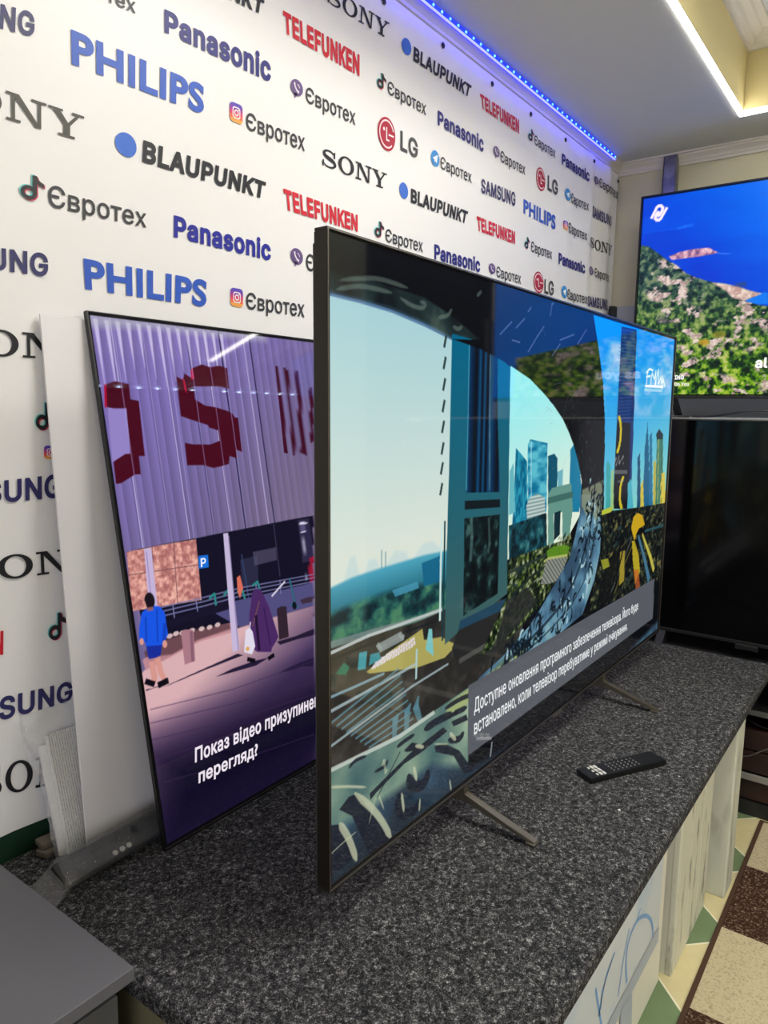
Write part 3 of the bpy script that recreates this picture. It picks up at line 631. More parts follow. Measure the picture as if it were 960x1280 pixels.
# square blue tower at the left of the arch opening
tw = P.grad((58, 92, 92), (0, 98, 132), np.array([(0.4243, 0.3744)])[0], np.array([(0.4007, 0.9475)])[0])
P.poly(np.array([(0.3699, 0.9647), (0.4472, 0.9606), (0.5507, 0.9375), (0.6272, 0.9113), (0.6351, 0.7356), (0.6329, 0.5897), (0.6374, 0.3975), (0.4249, 0.3604), (0.3652, 0.3445), (0.3651, 0.5206), (0.3692, 0.7446)]), tw)
st = P.X/TW*170
glass = P.ramp(0.5+0.5*np.sin(st*2.1+2*np.sin(st*.7)), [(0, (6, 16, 26)), (.6, (4, 40, 78)), (1, (10, 70, 104))])
P.poly(np.array([(0.4377, 0.9598), (0.5579, 0.9363), (0.5656, 0.8073), (0.587, 0.6395), (0.4387, 0.6501), (0.4349, 0.8072)]), glass)
P.line(np.array([(0.4377, 0.9582), (0.4382, 0.8072), (0.4384, 0.6567)]), 0.004, (90, 180, 200), .7); P.line(np.array([(0.5256, 0.9408), (0.5295, 0.8073), (0.5383, 0.6487)]), 0.004, (130, 150, 150), .6)
P.poly(np.array([(0.4329, 0.634), (0.588, 0.6232), (0.5891, 0.6051), (0.4337, 0.6156)]), (12, 24, 30))
low = P.ramp(P.noise(40, 3, seed=4), [(.3, (5, 12, 15)), (.6, (14, 32, 34)), (.8, (60, 96, 92))])
P.poly(np.array([(0.4328, 0.5974), (0.5889, 0.5889), (0.5895, 0.407), (0.4369, 0.3889)]), low); P.line(np.array([(0.4612, 0.5908), (0.4663, 0.5526), (0.4618, 0.5052)]), 0.012, (84, 120, 116), .6, 3); P.line(np.array([(0.5382, 0.5855), (0.545, 0.5278), (0.5386, 0.5108)]), 0.010, (72, 104, 100), .6, 3)
P.poly(np.array([(0.424, 0.3814), (0.6625, 0.3886), (0.7502, 0.367), (0.6644, 0.3611), (0.4183, 0.362)]), (32, 66, 88)); P.poly(np.array([(0.4183, 0.362), (0.6643, 0.3631), (0.7524, 0.3383), (0.6687, 0.2976), (0.5155, 0.2615), (0.4226, 0.256), (0.3938, 0.3302)]), (36, 37, 36), 1, 2)
P.line(np.array([(0.4277, 0.2933), (0.5209, 0.2969), (0.668, 0.3075)]), 0.012, (84, 84, 80), .8); P.line(np.array([(0.3475, 0.5958), (0.344, 0.524), (0.345, 0.4012)]), 0.007, (200, 226, 222)); P.line(np.array([(0.3563, 0.5996), (0.3571, 0.4893), (0.3555, 0.3571)]), 0.006, (20, 60, 66))
for a in np.array([(0.3468, 0.9581), (0.3462, 0.9177), (0.3459, 0.8771), (0.3452, 0.8361), (0.3446, 0.7963), (0.3442, 0.7547), (0.3429, 0.716), (0.3419, 0.6754)]):
    P.line([(a[0]+.002, a[1]), (a[0]-.004, a[1]-.020)], 0.0075, (44, 66, 66))
# pale sky and towers inside the right half of the arch
sk2 = P.grad((222, 236, 216), (150, 234, 238), np.array([(0.8749, 0.5642)])[0], np.array([(0.7983, 0.8841)])[0])
P.poly(np.array([(0.619, 0.9178), (0.6671, 0.908), (0.7224, 0.8924), (0.8051, 0.8595), (0.8646, 0.8314), (0.9174, 0.8016), (0.9627, 0.7662), (0.9987, 0.7317), (1.0376, 0.683), (1.0662, 0.6331), (1.0765, 0.543), (0.9367, 0.4509), (0.6347, 0.4398), (0.628, 0.6634)]), sk2)
P.poly(np.array([(0.6577, 0.6982), (0.6592, 0.7348), (0.6891, 0.7189), (0.7201, 0.7007), (0.7355, 0.54), (0.6522, 0.5409)]), P.ramp(P.noise(60, 2, sx=3, seed=2), [(.3, (0, 88, 124)), (.7, (40, 150, 176))]))
P.poly(np.array([(0.7197, 0.7402), (0.7334, 0.753), (0.832, 0.7408), (0.8403, 0.5679), (0.735, 0.5634)]), P.ramp(P.noise(70, 2, sx=.3, seed=6), [(.3, (10, 110, 150)), (.7, (90, 186, 204))])); P.line(np.array([(0.7382, 0.7472), (0.7516, 0.5772)]), .006, (170, 220, 226), .7)
P.poly(np.array([(0.8373, 0.7089), (0.8757, 0.7133), (0.8969, 0.7002), (0.9037, 0.5779), (0.849, 0.5792)]), (16, 82, 106)); P.poly(np.array([(0.9003, 0.6652), (0.9356, 0.6714), (0.9359, 0.6169), (0.9052, 0.6152)]), (110, 176, 190)); P.poly(np.array([(0.9828, 0.626), (0.9783, 0.7197), (0.9987, 0.7317), (1.0438, 0.6783), (1.0687, 0.6107), (1.0589, 0.5449), (0.9962, 0.5515)]), (22, 120, 156))
P.poly(np.array([(0.6308, 0.6815), (0.6493, 0.7023), (0.6655, 0.5862), (0.6334, 0.5822)]), (100, 180, 190))
P.poly(np.array([(0.7238, 0.5955), (0.7399, 0.6133), (0.7843, 0.6192), (0.8274, 0.6055), (0.8373, 0.5478), (0.7317, 0.5502)]), P.ramp(0.5+.5*np.sin(P.Y*700), [(0, (120, 150, 150)), (1, (196, 210, 204))]))
P.poly(np.array([(0.846, 0.612), (0.8691, 0.6263), (0.9933, 0.6295), (1.012, 0.5586), (0.9972, 0.4902), (0.9769, 0.4754), (0.9497, 0.4792), (0.9419, 0.5572), (0.8853, 0.559), (0.8929, 0.4786), (0.858, 0.4794)]), (98, 146, 134)); P.poly(np.array([(0.8902, 0.5605), (0.9309, 0.5626), (0.932, 0.4987), (0.8921, 0.4871)]), (14, 44, 52)); P.poly(np.array([(0.8468, 0.6038), (1.0068, 0.6069), (1.0087, 0.5894), (0.8482, 0.5874)]), (60, 104, 98))
P.poly(np.array([(0.635, 0.5579), (0.8405, 0.5658), (0.8545, 0.4633), (0.641, 0.4671)]), P.ramp(P.noise(50, 3, seed=12), [(.3, (10, 30, 38)), (.6, (22, 76, 88)), (.8, (60, 120, 120))]))
# park and plaza under the towers
park = P.ramp(P.noise(85, 4, seed=14), [(.3, (6, 14, 12)), (.46, (24, 38, 20)), (.58, (60, 80, 34)), (.7, (120, 130, 90)), (.8, (180, 184, 150))])
P.poly(np.array([(0.6322, 0.478), (0.853, 0.4801), (0.9497, 0.4792), (1.0023, 0.4939), (1.0251, 0.4376), (0.9424, 0.3937), (0.8273, 0.3305), (0.6694, 0.2876), (0.5145, 0.2802), (0.6378, 0.3917)]), park, 1, 2)
rs = np.random.default_rng(5)
for n in range(150):
    p = np.array([(0.6328, 0.4685), (1.0084, 0.4887), (0.67, 0.2775)])[0]; q_ = np.array([(0.6328, 0.4685), (1.0084, 0.4887), (0.67, 0.2775)]); u_, v_ = rs.random(), rs.random(); u_, v_ = (u_, v_) if u_+v_ < 1 else (1-u_, 1-v_)
    p = q_[0] + (q_[1]-q_[0])*u_ + (q_[2]-q_[0])*v_; w_, h_ = .006+.022*rs.random(), .003+.010*rs.random(); s_ = .25
    P.poly([p, p+[w_, w_*s_], p+[w_*1.1, w_*s_+h_], p+[w_*.1, h_]], [(14, 22, 20), (30, 52, 26), (96, 124, 40), (150, 160, 130), (50, 62, 60), (20, 40, 44)][rs.integers(6)], .8, 1.5)
P.line(np.array([(0.6423, 0.4461), (0.7437, 0.4502), (0.8847, 0.4587)]), .008, (40, 52, 50), .9); P.line(np.array([(0.6627, 0.3867), (0.7555, 0.4143), (0.887, 0.433)]), .007, (30, 40, 38), .9)
P.poly(np.array([(0.8541, 0.4675), (0.8935, 0.4722), (0.9671, 0.4659), (1.001, 0.4545), (0.9769, 0.4229), (0.856, 0.4464)]), (92, 140, 30), .9)
P.poly(np.array([(0.8226, 0.3856), (0.8469, 0.4395), (0.8862, 0.4416), (0.9926, 0.4292), (0.9631, 0.3989), (0.9232, 0.3755), (0.8722, 0.3763)]), P.ramp(.5+.5*np.sin((P.X*.8+P.Y)*420), [(0, (84, 92, 88)), (1, (150, 152, 140))])); P.line(np.array([(0.837, 0.4411), (0.866, 0.4448), (0.9866, 0.4346)]), .007, (190, 190, 120), .8)
P.poly(np.array([(0.5159, 0.2522), (0.6687, 0.2976), (0.8072, 0.3431), (0.7484, 0.3895), (0.6384, 0.382), (0.5882, 0.2982)]), (38, 40, 40), .85, 4)
# bright blue sky right of the arch, towers and motorway
sk3 = P.grad((132, 206, 196), (0, 146, 246), np.array([(1.5957, 0.5155)])[0], np.array([(1.506, 1.034)])[0])
P.poly(np.array([(1.0943, 1.08), (1.2775, 1.0797), (1.498, 1.0801), (1.7026, 1.081), (1.9179, 1.0804), (1.915, 0.8087), (1.9493, 0.4512), (1.9431, 0.33), (1.2712, 0.4005), (1.2162, 0.808)]), sk3)
cl = np.clip((P.noise(7, 5, sx=.55, seed=21)-.52)*5, 0, 1)
P.put(P.mask(np.array([(1.1277, 1.0044), (1.5039, 1.0462), (1.9198, 1.072), (1.8943, 0.8087), (1.3174, 0.8081), (1.1841, 0.8079)]), 12)*cl, (176, 200, 236), .85)
P.poly(np.array([(1.3272, 1.071), (1.4674, 1.0748), (1.4896, 0.7066), (1.4963, 0.5198), (1.3365, 0.5305), (1.3261, 0.7962)]), P.ramp(.5+.5*np.sin(P.X*520), [(0, (10, 24, 66)), (1, (20, 66, 140))])); P.poly(np.array([(1.3268, 0.7914), (1.4532, 0.7857), (1.4819, 0.5108), (1.3301, 0.5262)]), (8, 12, 20))
for k in range(26): P.line([np.array([(1.3217, 1.0612)])[0] + np.array([-.002, -.0105*k]), np.array([(1.4533, 1.0662)])[0] + np.array([-.002, -.0105*k])], .002, (50, 96, 170), .7)
def crescent(q, rx, ry):
    c = q[0]
    P.line(arc(c[0]-.02, c[1], rx, ry, -80, 80, 14), [.004]+[.016]*12+[.004], (206, 186, 30))
crescent(np.array([(1.354, 0.7525)]), .034, .055)
c = np.array([(1.4037, 0.5694)])[0]; P.line(arc(c[0]+.02, c[1], .036, .05, 100, 260, 14), [.004]+[.016]*12+[.004], (206, 186, 30))
P.line(np.array([(1.3243, 0.6638), (1.3358, 0.6827), (1.3394, 0.6582), (1.3639, 0.6864), (1.3676, 0.6616), (1.4009, 0.6848), (1.4048, 0.6597)]), .004, (180, 180, 176), .7); P.line(np.array([(1.3279, 0.6393), (1.447, 0.6321)]), .012, (160, 160, 160), .5); P.line(np.array([(1.3612, 0.6077), (1.4206, 0.606)]), .006, (150, 150, 150), .5)
for q, cc in ((np.array([(1.2681, 0.5229), (1.2551, 0.6674), (1.2673, 0.6763), (1.29, 0.6608), (1.31, 0.5185)]), (60, 160, 160)), (np.array([(1.31, 0.5185), (1.2997, 0.641), (1.3194, 0.6495), (1.3387, 0.5154)]), (150, 190, 130)), (np.array([(1.4676, 0.5019), (1.4605, 0.5955), (1.4898, 0.6089), (1.5326, 0.4951)]), (70, 170, 190)), (np.array([(1.5661, 0.4915), (1.5435, 0.6735), (1.5658, 0.6882), (1.6092, 0.487)]), (20, 76, 110)),
              (np.array([(1.6268, 0.4851), (1.6142, 0.7024), (1.6291, 0.7872), (1.6581, 0.7009), (1.7084, 0.4766)]), (14, 92, 130)), (np.array([(1.6991, 0.4775), (1.6595, 0.7413), (1.6839, 0.7544), (1.7462, 0.4726)]), (30, 110, 150)), (np.array([(1.7462, 0.4726), (1.722, 0.6489), (1.7481, 0.6588), (1.7848, 0.4685)]), (180, 170, 70)), (np.array([(1.7751, 0.4696), (1.7417, 0.7396), (1.7663, 0.7586), (1.8187, 0.738), (1.865, 0.4601)]), (60, 120, 96)), (np.array([(1.8345, 0.4633), (1.8163, 0.6041), (1.8653, 0.6068), (1.9066, 0.4557)]), (206, 190, 70)), (np.array([(1.6005, 0.4879), (1.5929, 0.5804), (1.616, 0.5949), (1.6445, 0.4833)]), (196, 184, 70))):
    P.poly(q, cc)
P.line(np.array([(1.7634, 0.7252), (1.8045, 0.4665)]), .006, (200, 190, 90), .8); P.line(np.array([(1.8019, 0.7243), (1.8446, 0.4622)]), .005, (10, 50, 60), .8)
P.poly(np.array([(1.7313, 0.7454), (1.7652, 0.7642), (1.8175, 0.7437), (1.8111, 0.7269), (1.7439, 0.7285)]), (14, 40, 48))
road = P.ramp(P.noise(70, 4, seed=31), [(.3, (5, 8, 10)), (.52, (18, 24, 24)), (.66, (44, 52, 36)), (.8, (110, 110, 70))])
P.poly(np.array([(1.2409, 0.5257), (1.5976, 0.5045), (1.9308, 0.4893), (1.9323, 0.3316), (1.8977, 0.1964), (1.6474, 0.2169), (1.3297, 0.2268), (1.1611, 0.2382), (1.2129, 0.3368), (1.2505, 0.4036)]), road, 1, 2)
for n in range(190):
    q_ = np.array([(1.2578, 0.4998), (1.9016, 0.4801), (1.2462, 0.2319), (1.8364, 0.2017)]); u_, v_ = rs.random(), rs.random()
    p = (q_[0]*(1-u_)+q_[1]*u_)*(1-v_) + (q_[2]*(1-u_)+q_[3]*u_)*v_; w_, h_ = .006+.03*rs.random(), .003+.012*rs.random()
    P.poly([p, p+[w_, w_*.2], p+[w_*1.05, w_*.2+h_], p+[w_*.05, h_]], [(6, 8, 10), (16, 24, 24), (40, 48, 40), (86, 90, 60), (34, 60, 70), (120, 112, 60), (8, 12, 16)][rs.integers(7)], .8, 1.5)
P.poly(np.array([(1.3099, 0.3697), (1.5303, 0.4099), (1.6179, 0.3871), (1.4379, 0.2439), (1.2748, 0.2208), (1.2396, 0.2829)]), (12, 14, 16), .75, 4); P.line(np.array([(1.3151, 0.2299), (1.4065, 0.3023), (1.5303, 0.4099)]), .006, (110, 120, 120), .6); P.line(np.array([(1.3845, 0.2492), (1.4501, 0.3157), (1.5573, 0.3955)]), .005, (150, 140, 60), .6)
P.poly(np.array([(1.5167, 0.4437), (1.5352, 0.4788), (1.5751, 0.4879), (1.6287, 0.474), (1.6616, 0.437), (1.6101, 0.4322), (1.5706, 0.4154), (1.5573, 0.3955)]), (196, 160, 30)); P.poly(np.array([(1.5706, 0.4154), (1.6014, 0.4333), (1.6637, 0.4256), (1.6861, 0.4003), (1.614, 0.4097)]), (8, 10, 16)); P.poly(np.array([(1.5321, 0.3989), (1.5573, 0.3955), (1.6081, 0.3443), (1.6368, 0.2782), (1.5914, 0.2416), (1.5514, 0.3311)]), (190, 170, 40), .9); P.poly(np.array([(1.5655, 0.296), (1.6179, 0.287), (1.6474, 0.2169), (1.6036, 0.2197)]), (190, 90, 40), .7)
P.line(np.array([(1.5975, 0.4064), (1.6843, 0.3099), (1.7446, 0.2304)]), [.012, .02, .03], (70, 120, 150), .9); P.line(np.array([(1.6406, 0.4062), (1.7483, 0.3113), (1.7966, 0.2565)]), [.01, .02, .02], (206, 196, 80), .9)
P.poly(np.array([(1.4176, 0.3785), (1.4639, 0.3768), (1.472, 0.2746), (1.4268, 0.2671)]), (180, 160, 50), .8); P.poly(np.array([(1.2335, 0.5313), (1.329, 0.5338), (1.3172, 0.5177), (1.2355, 0.5167)]), (180, 190, 60)); P.poly(np.array([(1.2469, 0.3798), (1.3092, 0.3748), (1.3272, 0.3468), (1.2717, 0.3462)]), (170, 170, 50), .8)
P.line(np.array([(1.2748, 0.2208), (1.3822, 0.2652), (1.441, 0.375)]), .012, (12, 14, 16), .9); P.line(np.array([(1.6657, 0.4141), (1.9375, 0.407)]), .010, (40, 80, 90), .9)
# the arch: dark above, blue steel below, sweeping down to the lower left
P.poly(np.array([(0.3733, 0.9544), (0.48, 0.9617), (0.6247, 0.9477), (0.7967, 0.903), (0.9614, 0.8284), (1.0734, 0.7207), (1.0825, 0.5424), (1.0662, 0.6331), (1.0376, 0.683), (0.9987, 0.7317), (0.9627, 0.7662), (0.9174, 0.8016), (0.8646, 0.8314), (0.8051, 0.8595), (0.7224, 0.8924), (0.6671, 0.908), (0.619, 0.9178), (0.5881, 0.9247), (0.4809, 0.9441)]), (4, 6, 10))
P.poly(np.array([(0.5419, 1.0864), (0.7809, 1.0842), (1.1004, 1.0786), (1.1547, 0.9847), (1.1976, 0.8983), (1.2236, 0.8011), (1.2353, 0.7152), (1.236, 0.6118), (1.2342, 0.5264), (1.0647, 0.5443), (1.0662, 0.6331), (1.0376, 0.683), (0.9987, 0.7317), (0.9627, 0.7662), (0.9174, 0.8016), (0.8646, 0.8314), (0.8051, 0.8595), (0.7224, 0.8924), (0.619, 0.9178), (0.4804, 0.9537)]), (5, 7, 11))
steel = P.grad((64, 100, 134), (120, 176, 210), np.array([(1.1739, 0.3914)])[0], np.array([(0.8866, 0.4373)])[0])
steel = P.ramp(P.noise(12, 3, seed=17), [(.3, (56, 88, 116)), (.6, (104, 156, 186)), (.8, (150, 196, 206))])*.85
P.poly(np.array([(1.0591, 0.5938), (1.2272, 0.5794), (1.2339, 0.4786), (1.2369, 0.4057), (1.2012, 0.3268), (1.1175, 0.2407), (0.907, 0.2176), (0.6748, 0.2067), (0.4651, 0.207), (0.4653, 0.2033), (0.517, 0.2315), (0.6188, 0.248), (0.6959, 0.271), (0.7651, 0.2905), (0.8281, 0.322), (0.9181, 0.3742), (0.9991, 0.4194), (1.0374, 0.4805), (1.0647, 0.5443)]), steel)
P.poly(np.array([(1.0751, 0.6058), (1.2347, 0.6214), (1.2342, 0.5264), (1.1982, 0.5019), (1.1561, 0.5346), (1.1137, 0.53), (1.0744, 0.5612)]), (140, 148, 120), .8, 4)
ringc = P.ramp(P.noise(6, 4, seed=19), [(.3, (60, 92, 96)), (.55, (104, 132, 118)), (.75, (150, 172, 146))])
P.poly(np.array([(0.0005, 0.2213), (0.0926, 0.2163), (0.2071, 0.2084), (0.3269, 0.2155), (0.4644, 0.2218), (0.5541, 0.228), (0.6717, 0.2534), (0.7598, 0.2425), (0.6769, 0.176), (0.4678, 0.1476), (0.4763, -0.043), (0.6962, -0.1097), (0.9916, -0.106), (1.0089, -0.2817), (-0.0007, -0.011)]), ringc)
P.poly(np.array([(0.3823, 0.2125), (0.4819, 0.22), (0.5924, 0.2284), (0.7601, 0.2383), (0.7171, 0.217), (0.5549, 0.2127), (0.449, 0.1832), (0.3708, 0.1815)]), (156, 170, 108), .9, 3)
lowc = P.ramp(P.noise(7, 4, seed=23), [(.3, (24, 34, 46)), (.6, (40, 62, 82)), (.8, (66, 100, 120))])
P.poly(np.array([(0, 0.1131), (0.0886, 0.1004), (0.2116, 0.1002), (0.3242, 0.1035), (0.4909, 0.0268), (0.6882, 0.0088), (0.9856, -0.0448), (1.9688, 0.051), (1.9907, -0.0565), (0.9928, -0.1184), (0.3928, -0.0789), (-0.0007, -0.0037)]), lowc, .95, 14)
P.poly(np.array([(0.0006, 0.2241), (0.0926, 0.2178), (0.2071, 0.21), (0.3269, 0.2172), (0.3331, 0.2083), (0.2099, 0.201), (0.0949, 0.2094), (0.0005, 0.2157)]), (198, 206, 196), .8)
D, W2 = (22, 26, 38), (188, 192, 160)
for q in (np.array([(0.1163, 0.1307), (0.2428, 0.1577), (0.365, 0.1678), (0.3813, 0.1532), (0.2937, 0.1446), (0.2241, 0.1438), (0.1354, 0.1238), (0.1187, 0.1173)]), np.array([(0.3322, 0.1383), (0.3694, 0.1312), (0.4326, 0.0909), (0.4985, 0.018), (0.4557, 0.0281), (0.4095, 0.0872), (0.3387, 0.1237)]),
          np.array([(0.0313, 0.1389), (0.0571, 0.1508), (0.0793, 0.147), (0.1609, 0.0424), (0.1842, 0.0116), (0.1171, 0.0086), (0.066, 0.1109)]), np.array([(0.0061, 0.1216), (0.0355, 0.1105), (0.0661, 0.0626), (0.0797, 0.0281), (0.0225, 0.0281), (0.0057, 0.0224)]), np.array([(0.2236, 0.1717), (0.2506, 0.1777), (0.276, 0.1648), (0.2706, 0.1535), (0.2318, 0.1653)]), np.array([(0.3967, 0.1689), (0.4602, 0.1631), (0.4678, 0.1476), (0.4069, 0.1546)])):
    P.poly(q, D, .92)
for q, w in ((np.array([(0.2382, 0.1168), (0.2469, 0.0916), (0.2811, 0.0718), (0.3042, 0.0756), (0.3095, 0.0974)]), .022), (np.array([(0.2091, 0.0915), (0.2044, 0.0592), (0.2261, 0.0376), (0.2678, 0.03), (0.2818, 0.0442)]), .020), (np.array([(0.2925, 0.1888), (0.3458, 0.1902), (0.4025, 0.1846)]), .016), (np.array([(0.3852, 0.1323), (0.4317, 0.115), (0.4515, 0.1259)]), .014), (np.array([(0.1997, 0.1873), (0.2259, 0.1902), (0.2586, 0.1911)]), .008), (np.array([(0.0571, 0.2039), (0.0747, 0.2115), (0.1064, 0.2064)]), .006), (np.array([(0.1302, 0.1663), (0.1644, 0.1632), (0.1718, 0.1728)]), .006),
             (np.array([(0.3993, 0.1839), (0.4629, 0.1786)]), .012), (np.array([(0.3699, 0.2061), (0.4278, 0.2082), (0.4828, 0.2014)]), .010), (np.array([(0.5175, 0.2202), (0.6006, 0.2222)]), .008), (np.array([(0.3834, 0.1823), (0.4223, 0.1814)]), .008)):
    P.curve(q, w*1.1, D, .9, 1.5)
for q, w in ((np.array([(0.0726, 0.1514), (0.1309, 0.0915), (0.1608, 0.0505), (0.1843, 0.0099)]), .018), (np.array([(0.0312, 0.114), (0.0572, 0.0746), (0.0797, 0.0188)]), .018), (np.array([(0.2572, 0.1255), (0.2693, 0.0904)]), .012), (np.array([(0.2171, 0.0879), (0.226, 0.0443)]), .010), (np.array([(0.2817, 0.0476), (0.2795, 0.0213)]), .007), (np.array([(0.395, 0.0389), (0.4025, 0.012)]), .006), (np.array([(0.0065, 0.1904), (0.0549, 0.171), (0.1068, 0.1471)]), .006), (np.array([(0.3911, 0.1461), (0.4181, 0.12)]), .012), (np.array([(0.2619, 0.1668), (0.2935, 0.1514)]), .010), (np.array([(0.3321, 0.1436), (0.3855, 0.1233)]), .004), (np.array([(0.1605, 0.0795), (0.1403, 0.1233)]), .004), (np.array([(0.0038, 0.0675), (0.044, 0.0736), (0.0773, 0.0753)]), .003), (np.array([(0.1143, 0.0728), (0.1355, 0.1176)]), .003)):
    P.curve(q, w*.8, W2, .8, 1.5)
P.line(np.array([(0.1404, 0.1138), (0.2103, 0.1736)]), .004, (30, 40, 50), .6); P.line(np.array([(0.1696, 0.1548), (0.1646, 0.1505), (0.1593, 0.1778), (0.1545, 0.1704)]), .006, W2, .5)
rs = np.random.default_rng(11)
def spine(k):
    a = np.array([(0.5174, 0.224), (0.5992, 0.2457), (0.6918, 0.268), (0.7926, 0.2923), (0.8967, 0.3288), (0.9709, 0.3755), (1.0366, 0.4358), (1.0985, 0.5066), (1.1221, 0.5611), (1.1322, 0.6285)]); b = np.array([(0.675, 0.2046), (0.7617, 0.2171), (0.8805, 0.2286), (0.9838, 0.248), (1.0778, 0.2729), (1.1522, 0.312), (1.2015, 0.375), (1.2237, 0.4558), (1.2275, 0.5271), (1.2246, 0.5985)])
    j = min(int(k*9), 8); t_ = k*9-j; return a[j]*(1-t_)+a[j+1]*t_, b[j]*(1-t_)+b[j+1]*t_
for n in range(130):
    k, s_ = rs.random()**.8, rs.random(); a, b = spine(min(k, .99)); p = a*(1-s_)+b*s_; sc = .012 + .016*rs.random(); an = rs.random()*6.3
    P.line(arc(p[0], p[1], sc*.9, sc*1.2, math.degrees(an), math.degrees(an)+60+140*rs.random(), 6), [.003, .008, .010, .009, .006, .002], (12, 22, 32) if rs.random() < .8 else (170, 205, 214), .8)
for k in np.linspace(.05, .9, 14):
    a, b = spine(k); a2, b2 = spine(k+.06); P.line([a*.6+b*.4, a2*.6+b2*.4], .010, (14, 24, 34), .7); P.line([a*.25+b*.75, a2*.25+b2*.75], .006, (18, 30, 40), .6)
for n in range(60):
    u = rs.random(); p = np.array([(0.84, 0.9397), (1.0794, 0.9155), (1.2083, 0.6232), (0.9887, 0.7236)])[0]*(1-u) + np.array([(1.1761, 0.6254), (1.1761, 0.6254)])[0]*u + rs.normal(0, .05, 2); P.line([p, p+rs.normal(0, .014, 2)], .0025, (150, 160, 170), .3)
for q in (np.array([(0.6406, 1.001), (0.6829, 1.0262)]), np.array([(0.705, 0.9533), (0.7532, 0.9934), (0.7866, 1.0186)]), np.array([(0.8831, 0.995), (0.9731, 1.0165)]), np.array([(0.997, 0.9941), (1.0534, 1.0361)]), np.array([(0.8208, 1.0463), (0.8274, 1.0752), (0.8643, 1.0872)]), np.array([(0.623, 0.9735), (0.6626, 0.9715)]), np.array([(0.8388, 0.953), (0.8841, 0.9853)]), np.array([(0.6981, 1.042), (0.7139, 1.0544)]), np.array([(0.5662, 0.9805), (0.6203, 1.0127)])): P.line(q, .004, (120, 140, 180), .6)
# hand-written mark in the sky
for q in (np.array([(1.587, 0.9483), (1.6186, 0.9628), (1.6542, 0.9594)]), np.array([(1.602, 0.9593), (1.5935, 0.9125)]), np.array([(1.5893, 0.9355), (1.6315, 0.94)]), np.array([(1.6377, 0.9062), (1.6469, 0.9511), (1.6773, 0.9314), (1.6901, 0.9585), (1.6903, 0.9106), (1.7163, 0.9652), (1.7257, 0.9172), (1.7492, 0.9397), (1.7624, 0.9212), (1.7786, 0.9355), (1.8027, 0.9116)]), np.array([(1.7669, 0.9459), (1.7757, 0.9025)])): P.line(q, .007, (240, 250, 255), .95)
P.line(np.array([(1.582, 0.9056), (1.779, 0.9094)]), .008, (250, 252, 255)); P.line(np.array([(1.5799, 0.8939), (1.777, 0.8956)]), .010, (190, 226, 244), .7)
# grey notice
P.poly(np.array([(0.4659, 0.2267), (1.8131, 0.2209), (1.8225, 0.0684), (0.4698, 0.0635)]), (86, 89, 96)); P.line(np.array([(0.5095, 0.0897), (0.5785, 0.0641)]), .007, (150, 150, 154), .8); P.line(np.array([(0.583, 0.0525), (0.577, 0.0214)]), .006, (180, 190, 196), .7)
prints = []
def caption(text, Q, col, font=None, off=0.0, **k):
    V, F = text_fit(text, font, off, **k); prints.append((on_quad(V, Q), F, col, 0.0006))
caption('Доступне оновлення програмного забезпечення телевізора. Його буде', np.array([(0.4938, 0.1553), (1.6381, 0.1433), (1.6333, 0.1714), (0.4923, 0.1873)]), (236, 238, 240), None, .006)
caption('встановлено, коли телевізор перебуватиме у режимі очікування.', np.array([(0.4963, 0.1031), (1.532, 0.0957), (1.5277, 0.1231), (0.4947, 0.1354)]), (236, 238, 240), None, .006)
P.poly([(0, 0), (TW, 0), (TW, .012), (0, .012)], (5, 5, 6)); P.poly([(0, 0), (.010, 0), (.010, TH), (0, TH)], (5, 5, 6)); P.poly([(TW-.010, 0), (TW, 0), (TW, TH), (TW-.010, TH)], (5, 5, 6)); P.poly([(0, TH-.011), (TW, TH-.011), (TW, TH), (0, TH)], (5, 5, 6))

ZT = 0.62                                                            # top of the podium carpet
MX, MY, MZ, MYAW, MTILT = 0.8596, 0.7425, 0.7022, -0.00204, 0.00804
tv = tag(empty('television', (MX, MY, ZT), MYAW), 'huge bronze-framed television on two flat metal legs, showing a city seen through a carved arch', 'television')
def panel_part(o, z, tilt): o.location = (0, 0, z); o.rotation_euler = (-tilt, 0, 0); return o
TZ0 = MZ - ZT
scr = panel_part(link('screen', screen_mesh(P, prints, 'screen'), screen_material('lit_panel', 1.85, 1.0), tv), TZ0, MTILT)
fr = panel_part(frame_ring(TW, TH, 0.006, -0.004, 0.022, 'frame', M_bronze, tv), TZ0, MTILT)
b = MB(); b.box(.0005, TW-.0005, -.0052, -.0035, .0035, .0058); b.box(.0005, TW-.0005, -.0052, -.0035, TH-.004, TH-.002); b.box(.001, .0028, -.0052, -.0035, .004, TH-.004); b.box(TW-.0028, TW-.001, -.0052, -.0035, .004, TH-.004)
panel_part(b.build('edge_trim', M_edge, tv), TZ0, MTILT)
b = MB(); b.box(.004, TW-.004, .022, .030, .004, TH-.02, .003); b.box(.10, TW-.10, .030, .062, .05, TH-.25, .02)
panel_part(b.build('rear_shell', M_rear, tv), TZ0, MTILT)
panel_part(MB().box(TW*.5-.03, TW*.5+.03, -.0075, -.004, -.004, .004, .001).build('badge', M_edge, tv), TZ0, MTILT)
leg = None
for x in (0.468, 1.327):
    b = MB()
    b.prism([(-.170, .002), (-.170, .010), (0, .060), (.004, TZ0+.015), (.028, TZ0+.015), (.032, .060), (.19, .010), (.19, .002), (.035, .046), (-.004, .046)], x-.010, x+.010, 'x', .0015)
    b.box(x-.012, x+.012, -.172, -.150, 0, .0075, .002); b.box(x-.012, x+.012, .17, .192, 0, .0075, .002)
    b.build('leg', M_leg, tv)

